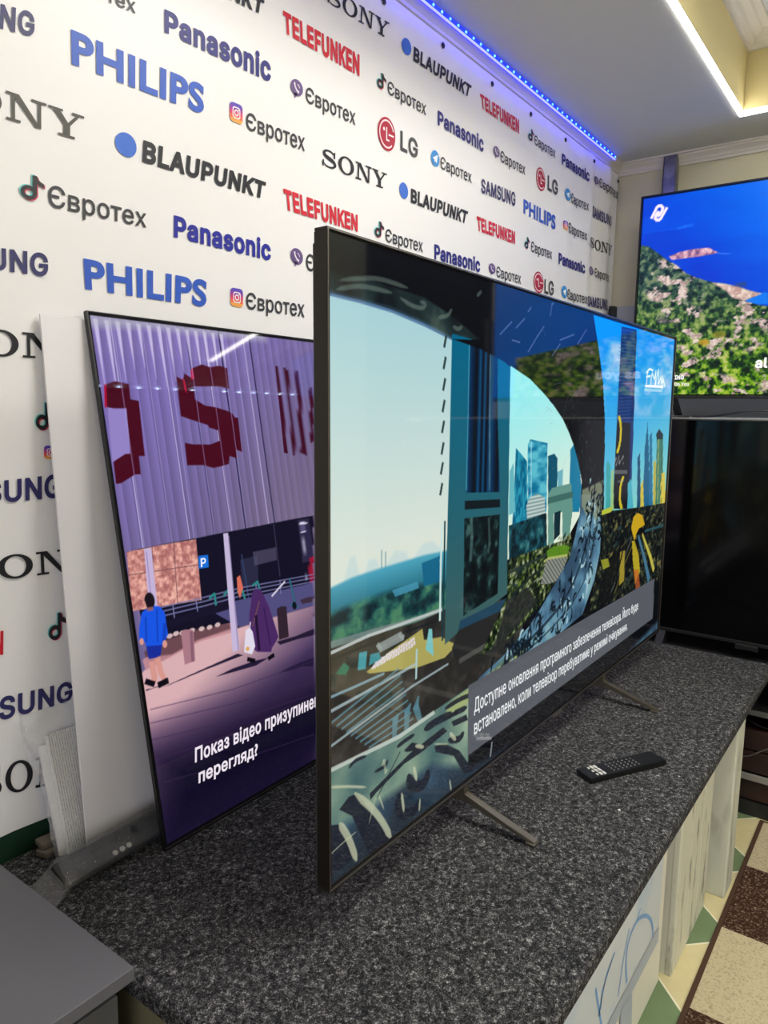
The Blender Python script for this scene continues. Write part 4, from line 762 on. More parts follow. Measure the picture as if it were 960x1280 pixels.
# ---- slim television leaning behind it: street under a slatted front
LW, LH = 1.92, 1.099
P = Panel(np.concatenate([np.linspace(0, .52, 330), np.linspace(.525, LW, 150)]), np.linspace(0, LH, 620), (120, 104, 170))
P.C = P.grad((112, 100, 142), (128, 112, 182), np.array([(0.4084, 0.6524)])[0], np.array([(0.1989, 0.9794)])[0])
sl = (P.X/.0245)
fr_ = sl - np.floor(sl)
P.C *= (0.86 + 0.2*fr_)[..., None]
P.put(np.clip((fr_ > .92)*1.0, 0, 1), (84, 72, 120), .5)
P.put(((np.floor(sl) % 4 == 1) & (fr_ > .86))*1.0*np.clip((P.X-.17)/.15, 0, 1), (30, 26, 66), .8)
P.put(((np.floor(sl) % 5 == 2) & (fr_ < .14))*1.0, (196, 186, 232), .7)
P.put(np.clip((P.X-.2)/.3, 0, 1)*np.clip(1.4-P.Y/.75, 0, 1), (150, 130, 138), .45)
for k in range(14):
    x0, x1 = k*.0255+.012, 0
    h = .075 + .02*math.sin(k*1.3) + (.05 if k < 2 else .02)
    P.poly([(x0, LH-.012), (x0+.011, LH-.012), (x0+.006, LH-.03-h)], (206, 196, 236), .85, 2)
P.poly([(0, LH-.03), (.14, LH-.02), (.5, LH-.018), (.5, LH), (0, LH)], (190, 194, 196), .55, 10)
DR = (70, 4, 26)
P.poly(np.array([(0.0171, 0.9533), (0.0421, 0.9616), (0.0743, 0.957), (0.0729, 0.9252), (0.0928, 0.9222), (0.088, 0.8055), (0.0733, 0.8062), (0.0717, 0.7676), (0.0583, 0.7684), (0.0225, 0.7527), (0.0104, 0.752)]), DR)
P.poly(np.array([(0.0158, 0.9079), (0.0301, 0.9056), (0.0601, 0.9059), (0.054, 0.812), (0.0416, 0.8117), (0.0094, 0.796)]), (146, 130, 196))
P.poly(np.array([(0.016, 0.9533), (0.0217, 0.9551), (0.0161, 0.9095), (0.0101, 0.9062)]), (170, 10, 50))
P.poly(np.array([(0.1997, 0.9782), (0.2172, 0.9712), (0.2232, 0.9859), (0.244, 0.976), (0.2493, 0.9999), (0.2766, 1.0097), (0.3018, 1.0046), (0.3307, 1.01), (0.3534, 1.0046), (0.3507, 0.9556), (0.3217, 0.9604), (0.2709, 0.9587), (0.2441, 0.9578), (0.2424, 0.9285), (0.27, 0.9143), (0.3004, 0.9109), (0.3347, 0.9027), (0.3499, 0.8961), (0.3557, 0.8865), (0.366, 0.8865), (0.3634, 0.8032), (0.3465, 0.8096), (0.3439, 0.7885), (0.3224, 0.7952), (0.3164, 0.7765), (0.2909, 0.7722), (0.2676, 0.7698), (0.2419, 0.7777), (0.1947, 0.7802), (0.1969, 0.8303), (0.2207, 0.826), (0.2692, 0.8245), (0.2982, 0.8321), (0.2978, 0.8565), (0.2726, 0.8634), (0.2701, 0.869), (0.2164, 0.8839), (0.1964, 0.8902)]), DR)
P.poly(np.array([(0.216, 0.9766), (0.2214, 0.9696), (0.223, 0.9408), (0.2176, 0.9479)]), (176, 16, 60)); P.poly(np.array([(0.2429, 0.9959), (0.2493, 0.9999), (0.2494, 0.9744), (0.2402, 0.974)]), (190, 30, 70))
for q in (np.array([(0.5194, 1.0208), (0.5324, 1.0184), (0.5219, 0.7927), (0.5076, 0.7954)]), np.array([(0.5515, 1.0184), (0.5649, 1.0097), (0.5517, 0.782), (0.5408, 0.7888)]), np.array([(0.5925, 1.0249), (0.604, 1.0042), (0.5942, 0.7833), (0.5709, 0.7929)]), np.array([(0.6402, 0.9777), (0.6554, 0.9563), (0.6242, 0.8037), (0.6157, 0.8257)])): P.poly(q, (62, 6, 34))
for x in (0.055, .125, .185, .245, .30, .345, .385, .42): P.line([(x, LH*.52), (x+.002, LH*.975)], .0022, (168, 158, 214), .6)
for k in range(22): P.line([(.10+k*.021, .512+k*.003), (.112+k*.021, .513+k*.003)], .006, (70, 60, 96), .7)
# below the slats
P.poly(np.array([(0.0114, 0.6128), (0.044, 0.6146), (0.0877, 0.6156), (0.1398, 0.6162), (0.1983, 0.617), (0.2605, 0.6189), (0.3226, 0.6194), (0.4024, 0.6212), (0.4883, 0.6232), (0.5873, 0.6236), (0.5217, 0.3032), (0.038, 0.2901)]), (16, 14, 34))
brick = P.ramp(P.noise(120, 3, seed=6), [(.3, (168, 104, 102)), (.6, (214, 150, 140)), (.8, (238, 184, 168))])
P.poly(np.array([(0.0114, 0.6128), (0.0876, 0.6149), (0.1899, 0.6146), (0.1815, 0.4791), (0.0045, 0.4926)]), brick)
for q in (np.array([(0.0736, 0.6153), (0.0606, 0.4921)]), np.array([(0.1288, 0.6142), (0.1173, 0.4871)]), np.array([(0.0074, 0.5659), (0.1865, 0.5575)])): P.line(q, .0022, (110, 70, 74), .8)
P.poly(np.array([(0.0535, 0.6132), (0.0711, 0.6123), (0.0661, 0.4893), (0.0445, 0.4905)]), (196, 178, 216)); P.line(np.array([(0.0581, 0.6057), (0.0529, 0.4938)]), .002, (130, 110, 160), .7)
P.poly(np.array([(0.1899, 0.5767), (0.2171, 0.5752), (0.2144, 0.5473), (0.186, 0.5485)]), (24, 110, 214)); P.poly(np.array([(0.3093, 0.5485), (0.3672, 0.551), (0.3567, 0.4822), (0.3046, 0.4824)]), (40, 40, 66)); P.line(np.array([(0.3167, 0.5608), (0.3199, 0.4409)]), .003, (50, 70, 110)); P.line(np.array([(0.4354, 0.6192), (0.4326, 0.4882)]), .003, (60, 50, 80)); P.poly(np.array([(0.3531, 0.561), (0.4326, 0.561), (0.4292, 0.5292), (0.3522, 0.528)]), (84, 78, 104), .7); P.poly(np.array([(0.5236, 0.6191), (0.564, 0.6187), (0.5636, 0.5076), (0.5194, 0.5063)]), (50, 44, 76), .8)
P.poly(np.array([(0.546, 0.5147), (0.5657, 0.518), (0.5467, 0.4252), (0.5366, 0.4378)]), (150, 20, 50)); P.oval(np.array([(0.5389, 0.5984)])[0], .0125, .0155, (206, 200, 224)); P.oval(np.array([(0.5389, 0.5984)])[0], .0095, .0125, (90, 80, 120)); P.line(np.array([(0.5276, 0.6082), (0.5537, 0.6071)]), .004, (220, 216, 236)); P.line(np.array([(0.5411, 0.6065), (0.5385, 0.5857)]), .004, (220, 216, 236)); P.line(np.array([(0.5372, 0.5796), (0.5257, 0.461)]), .004, (150, 144, 170))
P.poly(np.array([(0.1893, 0.4594), (0.5517, 0.4498), (0.5396, 0.3904), (0.2805, 0.3942)]), (80, 76, 124)); P.poly(np.array([(0.0848, 0.4561), (0.1618, 0.4564), (0.1793, 0.4669), (0.2687, 0.4649), (0.2671, 0.4426), (0.1747, 0.4409), (0.0876, 0.4365)]), (22, 18, 40))
for dy in (0, 8, 17): P.line([p + np.array([0, -dy*.0011]) for p in np.array([(0.0675, 0.4856), (0.1778, 0.4835), (0.2972, 0.4838), (0.5559, 0.4704)])], .0028, (120, 120, 168), .9)
for q in (np.array([(0.1664, 0.4822), (0.1664, 0.4571)]), np.array([(0.1042, 0.4846), (0.1036, 0.457)]), np.array([(0.3487, 0.4817), (0.3451, 0.4493)]), np.array([(0.4303, 0.4765), (0.4269, 0.4447)])): P.line(q, .0028, (120, 120, 168))
for q in (np.array([(0.2042, 0.4781), (0.2196, 0.4859), (0.2196, 0.4602)]), np.array([(0.2465, 0.4769), (0.2602, 0.4853), (0.265, 0.4581)]), np.array([(0.2882, 0.4761), (0.3021, 0.4829), (0.3075, 0.457)]), np.array([(0.3381, 0.4818), (0.3552, 0.4883), (0.3602, 0.458)])): P.line(q, .006, (44, 130, 130))
P.poly(np.array([(0.2919, 0.5096), (0.3027, 0.5133), (0.307, 0.482), (0.2928, 0.46), (0.2882, 0.4761)]), (214, 110, 90)); P.line(np.array([(0.4647, 0.4742), (0.4725, 0.4088), (0.4578, 0.4098), (0.4799, 0.401)]), .006, (40, 100, 120)); P.oval(np.array([(0.4688, 0.4054)])[0], .008, .010, (14, 20, 30)); P.line(np.array([(0.3959, 0.4449), (0.4466, 0.4714)]), .005, (206, 200, 220))
# pavement
pav = P.grad((70, 52, 92), (216, 174, 178), np.array([(0.321, 0.1982)])[0], np.array([(0.2497, 0.3622)])[0]); pv2 = P.grad((20, 12, 44), (118, 86, 130), np.array([(0.209, 0.012)])[0], np.array([(0.2218, 0.2118)])[0])
base = P.mask(np.array([(-0.0091, 0.3547), (0.0122, 0.3683), (0.1617, 0.3937), (0.3586, 0.3935), (0.5396, 0.3904), (0.4571, -0.0124), (-0.0009, -0.0054)]), 2)
P.put(base, pav); P.put(P.mask(np.array([(-0.0299, 0.2306), (0.0892, 0.23), (0.2466, 0.213), (0.5004, 0.1991), (0.4531, -0.0316), (-0.0023, -0.0131)]), 70), pv2)
P.poly([(0, 0), (.6, 0), (.6, .22), (0, .20)], (14, 9, 34), 1, 90)
P.poly(np.array([(0.0776, 0.4149), (0.1436, 0.4161), (0.2587, 0.4107), (0.2594, 0.388), (0.1611, 0.3903), (0.0158, 0.3673), (0.012, 0.39)]), (196, 140, 146), .9); P.poly(np.array([(0.0712, 0.425), (0.1553, 0.4203), (0.2513, 0.4105), (0.2513, 0.3974), (0.1553, 0.3953), (0.0843, 0.3822), (0.0201, 0.3927), (0.0183, 0.4049)]), (90, 58, 66), .8, 2); 
for p in np.array([(0.085, 0.4216), (0.1018, 0.4227), (0.1183, 0.4204), (0.1442, 0.4195), (0.1703, 0.4167), (0.1928, 0.415), (0.2161, 0.415)]): P.oval(p, .008, .005, (226, 196, 196), .9)
P.poly(np.array([(0.0555, 0.3219), (0.1501, 0.3289), (0.2622, 0.3364), (0.2782, 0.3283), (0.1722, 0.3262), (0.0677, 0.3216)]), (28, 20, 46), .95); P.poly(np.array([(0.0094, 0.3293), (0.0558, 0.3235), (0.0365, 0.3277), (0.0107, 0.3256)]), (28, 20, 46), .9)
P.poly(np.array([(0.191, 0.3026), (0.2395, 0.307), (0.31, 0.3063), (0.3571, 0.3012), (0.3129, 0.2939), (0.2428, 0.2986)]), (28, 20, 48), .95); P.poly(np.array([(0.3907, 0.3321), (0.4595, 0.3291), (0.5275, 0.3315), (0.5242, 0.3153), (0.4636, 0.3199), (0.4, 0.3217)]), (30, 22, 46), .95); P.poly(np.array([(0.3842, 0.2559), (0.4162, 0.2588), (0.4636, 0.2599), (0.5126, 0.259), (0.5081, 0.237), (0.4673, 0.2485), (0.426, 0.2499)]), (34, 24, 54), .95)
for q in (np.array([(0.0137, 0.2863), (0.231, 0.261), (0.511, 0.251)]), np.array([(0.0092, 0.2595), (0.2251, 0.2294), (0.5004, 0.1991)]), np.array([(0.0097, 0.1825), (0.2367, 0.16), (0.487, 0.1338)]), np.array([(0.0072, 0.2252), (0.2423, 0.19), (0.4939, 0.1674)]), np.array([(0.0206, 0.1311), (0.2252, 0.0987), (0.4738, 0.0691)])): P.line(q, .0022, (60, 40, 76), .6)
P.poly(np.array([(0.2698, 0.6167), (0.2844, 0.6167), (0.2698, 0.3439), (0.2487, 0.3438), (0.2579, 0.4727)]), (196, 182, 216)); P.line(np.array([(0.2855, 0.609), (0.2662, 0.3448)]), .003, (130, 116, 160), .8)
P.poly(np.array([(0.1146, 0.4231), (0.1257, 0.4257), (0.1445, 0.4212), (0.1478, 0.415), (0.1411, 0.3528), (0.1127, 0.3518)]), (168, 120, 132)); P.line(np.array([(0.1415, 0.4166), (0.1348, 0.3545)]), .008, (120, 80, 100), .7); P.poly(np.array([(0.4061, 0.4107), (0.4208, 0.4136), (0.4402, 0.4095), (0.4338, 0.3334), (0.3995, 0.3339)]), (48, 34, 46)); P.poly(np.array([(0.4918, 0.4151), (0.526, 0.4165), (0.5442, 0.4129), (0.5416, 0.4006), (0.4986, 0.4033)]), (60, 44, 60))
# man in blue
SK = (214, 150, 140)
P.poly(np.array([(0.0259, 0.3811), (0.0396, 0.3807), (0.0416, 0.3464), (0.036, 0.3363), (0.0269, 0.3407)]), SK); P.poly(np.array([(0.0401, 0.3839), (0.0543, 0.3852), (0.0572, 0.3555), (0.0632, 0.3315), (0.053, 0.3312), (0.0446, 0.3523)]), SK); P.line(np.array([(0.0139, 0.3446), (0.0298, 0.3348)]), .012, (14, 10, 20)); P.line(np.array([(0.0427, 0.3292), (0.0632, 0.3315)]), .013, (14, 10, 20))
P.poly(np.array([(0.0263, 0.4178), (0.0648, 0.4113), (0.0568, 0.3879), (0.0445, 0.3861), (0.027, 0.3875), (0.0257, 0.4029)]), (24, 44, 150)); P.poly(np.array([(0.026, 0.4845), (0.0429, 0.4926), (0.0529, 0.4938), (0.0719, 0.488), (0.0814, 0.4723), (0.0814, 0.4483), (0.0816, 0.4259), (0.069, 0.4119), (0.0642, 0.408), (0.0258, 0.4146), (0.0237, 0.4251), (0.0113, 0.4316), (0.0153, 0.4554)]), (22, 84, 226)); P.line(np.array([(0.063, 0.4831), (0.0538, 0.4175)]), .003, (12, 54, 160), .8); P.line(np.array([(0.0337, 0.4728), (0.0274, 0.4242)]), .004, (12, 54, 160), .7); P.line(np.array([(0.0774, 0.4492), (0.0681, 0.407)]), .008, (14, 60, 180), .8); P.oval(np.array([(0.0704, 0.4082)])[0], .006, .008, SK); P.oval(np.array([(0.0163, 0.427)])[0], .005, .007, SK)
P.oval(np.array([(0.0489, 0.5047)])[0], .0125, .0175, (24, 18, 26)); P.poly(np.array([(0.0307, 0.5068), (0.0375, 0.5071), (0.0396, 0.4966), (0.0407, 0.4913), (0.0351, 0.4926)]), SK, .9); P.poly(np.array([(0.0388, 0.4917), (0.0546, 0.4917), (0.0551, 0.4832), (0.0396, 0.4849)]), (150, 96, 92), .9)
# woman in a purple robe carrying a white bag
P.poly(np.array([(0.3324, 0.4654), (0.3443, 0.4728), (0.3597, 0.4698), (0.3676, 0.4545), (0.3805, 0.4222), (0.3897, 0.3843), (0.3983, 0.3422), (0.3881, 0.3328), (0.3719, 0.321), (0.3674, 0.3123), (0.3238, 0.3238), (0.3124, 0.3327), (0.3066, 0.3842), (0.3164, 0.4224), (0.326, 0.4454)]), (72, 40, 96)); P.line(np.array([(0.3514, 0.4402), (0.3204, 0.3886)]), .003, (130, 90, 70), .8); P.line(np.array([(0.364, 0.4218), (0.3681, 0.3299)]), .005, (48, 24, 72), .7); P.line(np.array([(0.3347, 0.4086), (0.3299, 0.3281)]), .008, (22, 12, 36), .8)
P.poly(np.array([(0.2961, 0.3829), (0.3098, 0.3873), (0.3176, 0.3738), (0.3188, 0.3387), (0.3054, 0.323), (0.282, 0.3349)]), (222, 216, 232)); P.oval(np.array([(0.2943, 0.3393)])[0], .006, .005, (220, 150, 60), .8); P.line(np.array([(0.3094, 0.3855), (0.3143, 0.3978)]), .004, (210, 200, 220)); P.line(np.array([(0.291, 0.3153), (0.31, 0.3063)]), .010, (12, 8, 18)); P.line(np.array([(0.3567, 0.2993), (0.3738, 0.3026)]), .010, (12, 8, 18))
P.poly([(0, 0), (LW, 0), (LW, .007), (0, .007)], (4, 4, 6)); P.poly([(0, 0), (.007, 0), (.007, LH), (0, LH)], (4, 4, 6)); P.poly([(0, LH-.006), (LW, LH-.006), (LW, LH), (0, LH)], (4, 4, 6))
prints = []
caption('Показ відео призупинено.', np.array([(0.1022, 0.1404), (0.487, 0.1338), (0.4935, 0.1654), (0.1074, 0.1692)]), (236, 226, 238), None, .03, part='Показ відео призупине')
caption('перегляд?', np.array([(0.1038, 0.094), (0.2791, 0.0893), (0.2842, 0.1161), (0.1086, 0.1211)]), (236, 226, 238), None, .03)
caption('P', np.array([(0.1921, 0.5511), (0.2069, 0.5504), (0.2093, 0.5701), (0.1945, 0.5706)]), (235, 240, 250), SANS, .02)
tv = tag(empty('television', (0.8437, 1.1673, 0.6240), 0.0138), 'slim black-framed television leaning on the wall, showing people crossing a street below a slatted front', 'television')
LT = 0.1802
panel_part(link('screen', screen_mesh(P, prints, 'screen'), screen_material('lit_panel_slim', 1.45, 1.0), tv), 0, LT)
b = MB(); t_ = .004; b.box(-.002, LW+.002, -.003, .007, -.010, .002, .001); b.box(-.002, LW+.002, -.003, .007, LH-.001, LH+.002, .001); b.box(-.002, .002, -.003, .007, 0, LH); b.box(LW-.002, LW+.002, -.003, .007, 0, LH)
panel_part(b.build('frame', M_black, tv), 0, LT)
panel_part(MB().box(.002, LW-.002, .002, .006, .002, LH-.002).build('rear_panel', M_rear, tv), 0, LT)
panel_part(MB().box(0, LW, -.0042, -.0028, .0005, .0022).build('edge_trim', M_edge, tv), 0, LT)
panel_part(MB().box(.25, LW-.25, .006, .034, .0, .50, .01).build('rear_shell', M_rear, tv), 0, LT)

# ---- television on the shelf at the end wall: sea and rocky coast
RW, RH = 1.62, 0.928
P = Panel(np.concatenate([np.linspace(0, .64, 200), np.linspace(.648, RW, 122)]), np.linspace(0, RH, 270), (0, 90, 230))
P.C = P.grad((0, 66, 214), (0, 124, 246), (.3, RH*.62), (.75, RH))
P.put(np.clip((P.Y-RH*.25)/(.25*RH), 0, 1)*0, (0, 0, 0))
P.C = P.C + (P.noise(9, 4, sx=.4, seed=2)-.5)[..., None]*np.array([0, 26, 26])
P.poly(np.array([(0.0107, 0.8288), (0.0506, 0.8449), (0.0871, 0.8469), (0.1283, 0.8269), (0.1658, 0.8005), (0.2071, 0.8159), (0.2357, 0.8049), (0.2591, 0.7669), (0.182, 0.77), (0.0108, 0.7669)]), (0, 78, 224), .8, 6); P.line(np.array([(0.0222, 0.7655), (0.1466, 0.7675), (0.2346, 0.7701)]), .006, (20, 110, 250), .35, 3); P.line(np.array([(0.1718, 0.7643), (0.2031, 0.7708), (0.2379, 0.7732)]), .008, (70, 160, 250), .35, 3)
P.poly(np.array([(0.1403, 0.6448), (0.1859, 0.6595), (0.2522, 0.6662), (0.3176, 0.6639), (0.3356, 0.6497), (0.3565, 0.6386), (0.33, 0.6329), (0.2548, 0.6289), (0.1559, 0.627)]), P.ramp(P.noise(60, 3, seed=4), [(.3, (120, 84, 130)), (.6, (206, 150, 172)), (.8, (236, 200, 206))]))
P.poly(np.array([(0.3567, 0.6369), (0.4138, 0.6271), (0.3908, 0.6262), (0.3502, 0.6341)]), (70, 140, 240), .8)
P.poly(np.array([(0.4332, 0.4978), (0.4786, 0.5007), (0.4867, 0.4794), (0.448, 0.4758)]), (60, 70, 110), .6); P.poly(np.array([(0.4779, 0.4251), (0.5559, 0.4497), (0.572, 0.445), (0.5757, 0.3973), (0.5119, 0.402)]), (20, 130, 240), .8)
hill = P.noise(52, 5, seed=9); gp = np.clip((P.Y-np.array([(0.2277, 0.0933)])[0][1])/(np.array([(0.198, 0.533)])[0][1]-np.array([(0.2277, 0.0933)])[0][1]), 0, 1)[..., None]
veg = P.ramp(hill, [(.3, (8, 26, 18)), (.43, (26, 66, 20)), (.53, (84, 134, 20)), (.64, (142, 178, 40)), (.75, (196, 196, 110))])*(1-gp) + P.ramp(hill, [(.3, (14, 34, 44)), (.47, (34, 64, 66)), (.58, (66, 96, 80)), (.7, (120, 136, 104))])*gp
coast = np.array([(-0.0236, 0.7125), (0.0068, 0.7108), (0.0449, 0.7008), (0.0878, 0.6669), (0.1302, 0.6333), (0.1754, 0.6034), (0.2208, 0.5631), (0.2609, 0.5415), (0.3037, 0.5234), (0.3457, 0.5091), (0.3901, 0.4999), (0.4442, 0.483), (0.5077, 0.4571), (0.5469, 0.4437), (0.516, 0.4325), (0.4784, 0.4182), (0.5379, 0.3967), (0.5828, 0.3866), (0.6704, 0.3705), (0.8797, 0.311), (1.4849, 0.2176), (1.5525, -0.428), (0.0034, -0.5749), (-0.071, 0.6697)])
P.poly(coast, veg, 1, 1.5)
rk = np.clip((P.noise(40, 5, sx=.7, seed=15)-.555)*16, 0, 1)*np.clip((P.noise(8, 3, seed=16)-.40)*7, 0, 1)
P.put(P.mask(coast, 2)*rk, P.ramp(P.noise(90, 2, seed=5), [(.3, (170, 140, 140)), (.7, (238, 214, 206))]), .92)
P.poly(np.array([(0.3388, 0.5097), (0.3901, 0.4999), (0.4442, 0.483), (0.5077, 0.4571), (0.5469, 0.4437), (0.516, 0.4325), (0.4784, 0.4182), (0.428, 0.4359), (0.4026, 0.4657)]), P.ramp(P.noise(70, 3, seed=7), [(.3, (196, 150, 146)), (.7, (246, 220, 206))]), .92, 2)
P.oval(np.array([(0.3234, 0.244)])[0], .022, .014, (190, 140, 40), .8, 3); P.oval(np.array([(0.3861, 0.2769)])[0], .03, .016, (140, 130, 40), .7, 3)
Wt = (250, 232, 245)
for q in (np.array([(0.0498, 0.8288), (0.0709, 0.8725), (0.0778, 0.8786), (0.0887, 0.8788), (0.0985, 0.8685), (0.0974, 0.8561), (0.0876, 0.8397), (0.0789, 0.8338)]), np.array([(0.084, 0.8384), (0.0777, 0.8518), (0.0694, 0.8387), (0.0666, 0.8247), (0.0745, 0.8164), (0.0856, 0.8149), (0.0925, 0.8211), (0.1168, 0.864)])): P.line(q, .013, Wt, 1, 1)
P.poly([(0, 0), (RW, 0), (RW, .008), (0, .008)], (3, 3, 4)); P.poly([(0, 0), (.008, 0), (.008, RH), (0, RH)], (3, 3, 4)); P.poly([(0, RH-.008), (RW, RH-.008), (RW, RH), (0, RH)], (3, 3, 4))
prints = []
caption('ING', np.array([(0.2053, 0.0769), (0.2469, 0.0764), (0.2455, 0.0967), (0.2039, 0.0974)]), (246, 246, 246), SANS, .04)
caption('On You', np.array([(0.2054, 0.0471), (0.2704, 0.0466), (0.2693, 0.0632), (0.2043, 0.0639)]), (235, 235, 235), SANS, .03)
caption('al', np.array([(.545, .123), (.595, .123), (.595, .168), (.545, .168)]), (248, 248, 248), SANS, .03)
caption('as you', np.array([(.82, .092), (1.04, .092), (1.04, .135), (.82, .135)]), (248, 248, 248), SANS, .03)
tv = tag(empty('television', (3.62, 1.176, 1.505), -math.pi/2), 'television up on the end-wall shelf, showing blue sea and rocky coast', 'television')
ZR = 0.097
def at(o, z=ZR): o.location.z = z; return o
at(link('screen', screen_mesh(P, prints, 'screen'), screen_material('lit_panel_shelf', 1.25, 1.1, .2), tv))
b = MB(); b.box(-.003, RW+.003, -.003, .02, -.012, .001, .001); b.box(-.003, RW+.003, -.003, .02, RH-.001, RH+.004, .001); b.box(-.004, .001, -.003, .02, 0, RH); b.box(RW-.001, RW+.004, -.003, .02, 0, RH)
at(b.build('frame', M_black, tv)); at(MB().box(.002, RW-.002, .003, .03, .002, RH-.002, .002).box(.2, RW-.2, .03, .06, .02, RH-.35, .01).build('rear_shell', M_rear, tv))
for x in (.20, RW-.20):
    MB().prism([(-.13, 0), (-.13, .010), (-.01, .10), (.03, .10), (.15, .010), (.15, 0), (.12, 0), (.02, .07), (0, .07), (-.10, 0)], x-.012, x+.012, 'x', .001).build('leg', M_black, tv)

# ---- switched-off television standing below it
KW, KH = 1.47, 0.84
tv = tag(empty('television', (2.935, 1.02, 0.605), -math.pi/2), 'switched-off black television at the far end of the carpeted podium, below the shelf', 'television')
zk = 0.055
at(MB().box(.006, KW-.006, .001, .004, .012, KH-.006).build('screen', mat('dark_glass', (5, 5, 6), 0.10, spec=0.28), tv), zk)
b = MB(); b.box(0, KW, -.005, .03, 0, .014, .002); b.box(0, KW, -.003, .03, KH-.006, KH, .001); b.box(0, .007, -.003, .03, .014, KH-.006); b.box(KW-.007, KW, -.003, .03, .014, KH-.006)
at(b.build('frame', M_black, tv), zk); at(MB().box(.01, KW-.01, .004, .035, .01, KH-.01, .003).build('rear_shell', M_rear, tv), zk)
at(MB().box(.52, .60, -.011, .015, -.018, .003, .003).build('receiver_bar', M_black, tv), zk)
for x in (.25, KW-.25):
    MB().prism([(-.05, 0), (-.05, .012), (0, .06), (.03, .06), (.12, .012), (.12, 0)], x-.015, x+.015, 'x', .002).build('leg', M_black, tv)

# ------------------------------------------------------------------ podium and what stands on and under it
def carpet_material():
    m = bpy.data.materials.new('charcoal_needle_felt'); m.use_nodes = True; nt = m.node_tree; b = nt.nodes['Principled BSDF']
    N, Lk = nt.nodes.new, nt.links.new
    tc = N('ShaderNodeTexCoord')
    n1 = N('ShaderNodeTexNoise'); n1.inputs['Scale'].default_value = 430; n1.inputs['Detail'].default_value = 2; n1.inputs['Roughness'].default_value = 0.7; n1.inputs['Distortion'].default_value = 0.3
    n2 = N('ShaderNodeTexNoise'); n2.inputs['Scale'].default_value = 120; n2.inputs['Detail'].default_value = 4; n2.inputs['Distortion'].default_value = 0.6
    for n in (n1, n2): Lk(tc.outputs['Object'], n.inputs['Vector'])
    mx = N('ShaderNodeMath'); mx.operation = 'MULTIPLY_ADD'; mx.inputs[1].default_value = 0.45; Lk(n2.outputs['Fac'], mx.inputs[0]); 
    ms = N('ShaderNodeMath'); ms.operation = 'MULTIPLY'; ms.inputs[1].default_value = 0.55; Lk(n1.outputs['Fac'], ms.inputs[0]); Lk(ms.outputs[0], mx.inputs[2])
    r = N('ShaderNodeValToRGB'); e = r.color_ramp.elements
    e[0].position = 0.40; e[0].color = rgba((20, 20, 22)); e[1].position = 0.66; e[1].color = rgba((178, 176, 174))
    k = e.new(0.49); k.color = rgba((52, 52, 54)); k = e.new(0.57); k.color = rgba((92, 91, 92))
    Lk(mx.outputs[0], r.inputs['Fac']); Lk(r.outputs['Color'], b.inputs['Base Color'])
    b.inputs['Roughness'].default_value = 0.95; b.inputs['Specular IOR Level'].default_value = 0.15
    bp = N('ShaderNodeBump'); bp.inputs['Strength'].default_value = 0.7; bp.inputs['Distance'].default_value = 0.004
    Lk(n1.outputs['Fac'], bp.inputs['Height']); Lk(bp.outputs['Normal'], b.inputs['Normal'])
    return m
M_wash = mat('whitewashed_wood', (226, 226, 208), 0.65, noise=(8, (124, 122, 108), 0.56, 0.72), bump=(30, 0.15))
M_wash2 = mat('grey_limed_wood', (218, 220, 204), 0.65, noise=(6, (136, 138, 120), 0.5, 0.8), bump=(40, 0.12))
for m_ in (M_wash, M_wash2):
    nt = m_.node_tree; no = [n for n in nt.nodes if n.type == 'TEX_NOISE'][0]; mp = nt.nodes.new('ShaderNodeMapping'); mp.inputs['Scale'].default_value = (3.0, 3.0, .8)
    tcn = [n for n in nt.nodes if n.type == 'TEX_COORD'][0]; nt.links.new(tcn.outputs['Object'], mp.inputs['Vector']); nt.links.new(mp.outputs[0], no.inputs['Vector'])
M_ply = mat('green_grey_panel', (128, 124, 96), 0.6, noise=(3, (104, 100, 76), 0.4, 0.7))
PX0, PX1, PY0, PY1 = 0.604, 2.893, 0.36, 1.392
pod = tag(empty('podium', (1.75, 0.876, 0)), 'long low display podium topped with charcoal felt carpet, along the banner wall', 'podium')
def rel(o, p): o.location = -Vector(p); o.parent = pod; return o
PC = (1.75, 0.876, 0)
bm = bmesh.new()
b = MB(); b.box(PX0, PX1, PY0, PY1, 0.580, ZT, 0.010, 3); rel(b.build('carpet_top', carpet_material()), PC)
rel(MB().box(PX0+.02, PX0+.038, PY0+.06, PY1-.01, 0, .580).build('end_panel', M_ply), PC)
b = MB(); b.box(1.907, 2.276, .414, .432, 0, .580, .003); b.box(1.907, 1.925, .432, 1.0, 0, .580); b.box(2.258, 2.276, .432, 1.0, 0, .580)
for k in range(3): b.box(1.925+.115*k, 1.925+.115*k+.006, .4125, .4145, .01, .575)
rel(b.build('support', [M_wash]), PC)
b = MB(); b.box(2.343, 2.455, .369, .95, 0, .580, .004); rel(b.build('support', M_wash2), PC)
b = MB(); b.box(2.78, 2.86, .43, 1.2, 0, .580, .004); rel(b.build('support', M_wash2), PC)
b = MB(); b.box(.70, 2.85, 1.30, 1.38, 0, .580, .004); rel(b.build('rear_support', M_ply), PC)
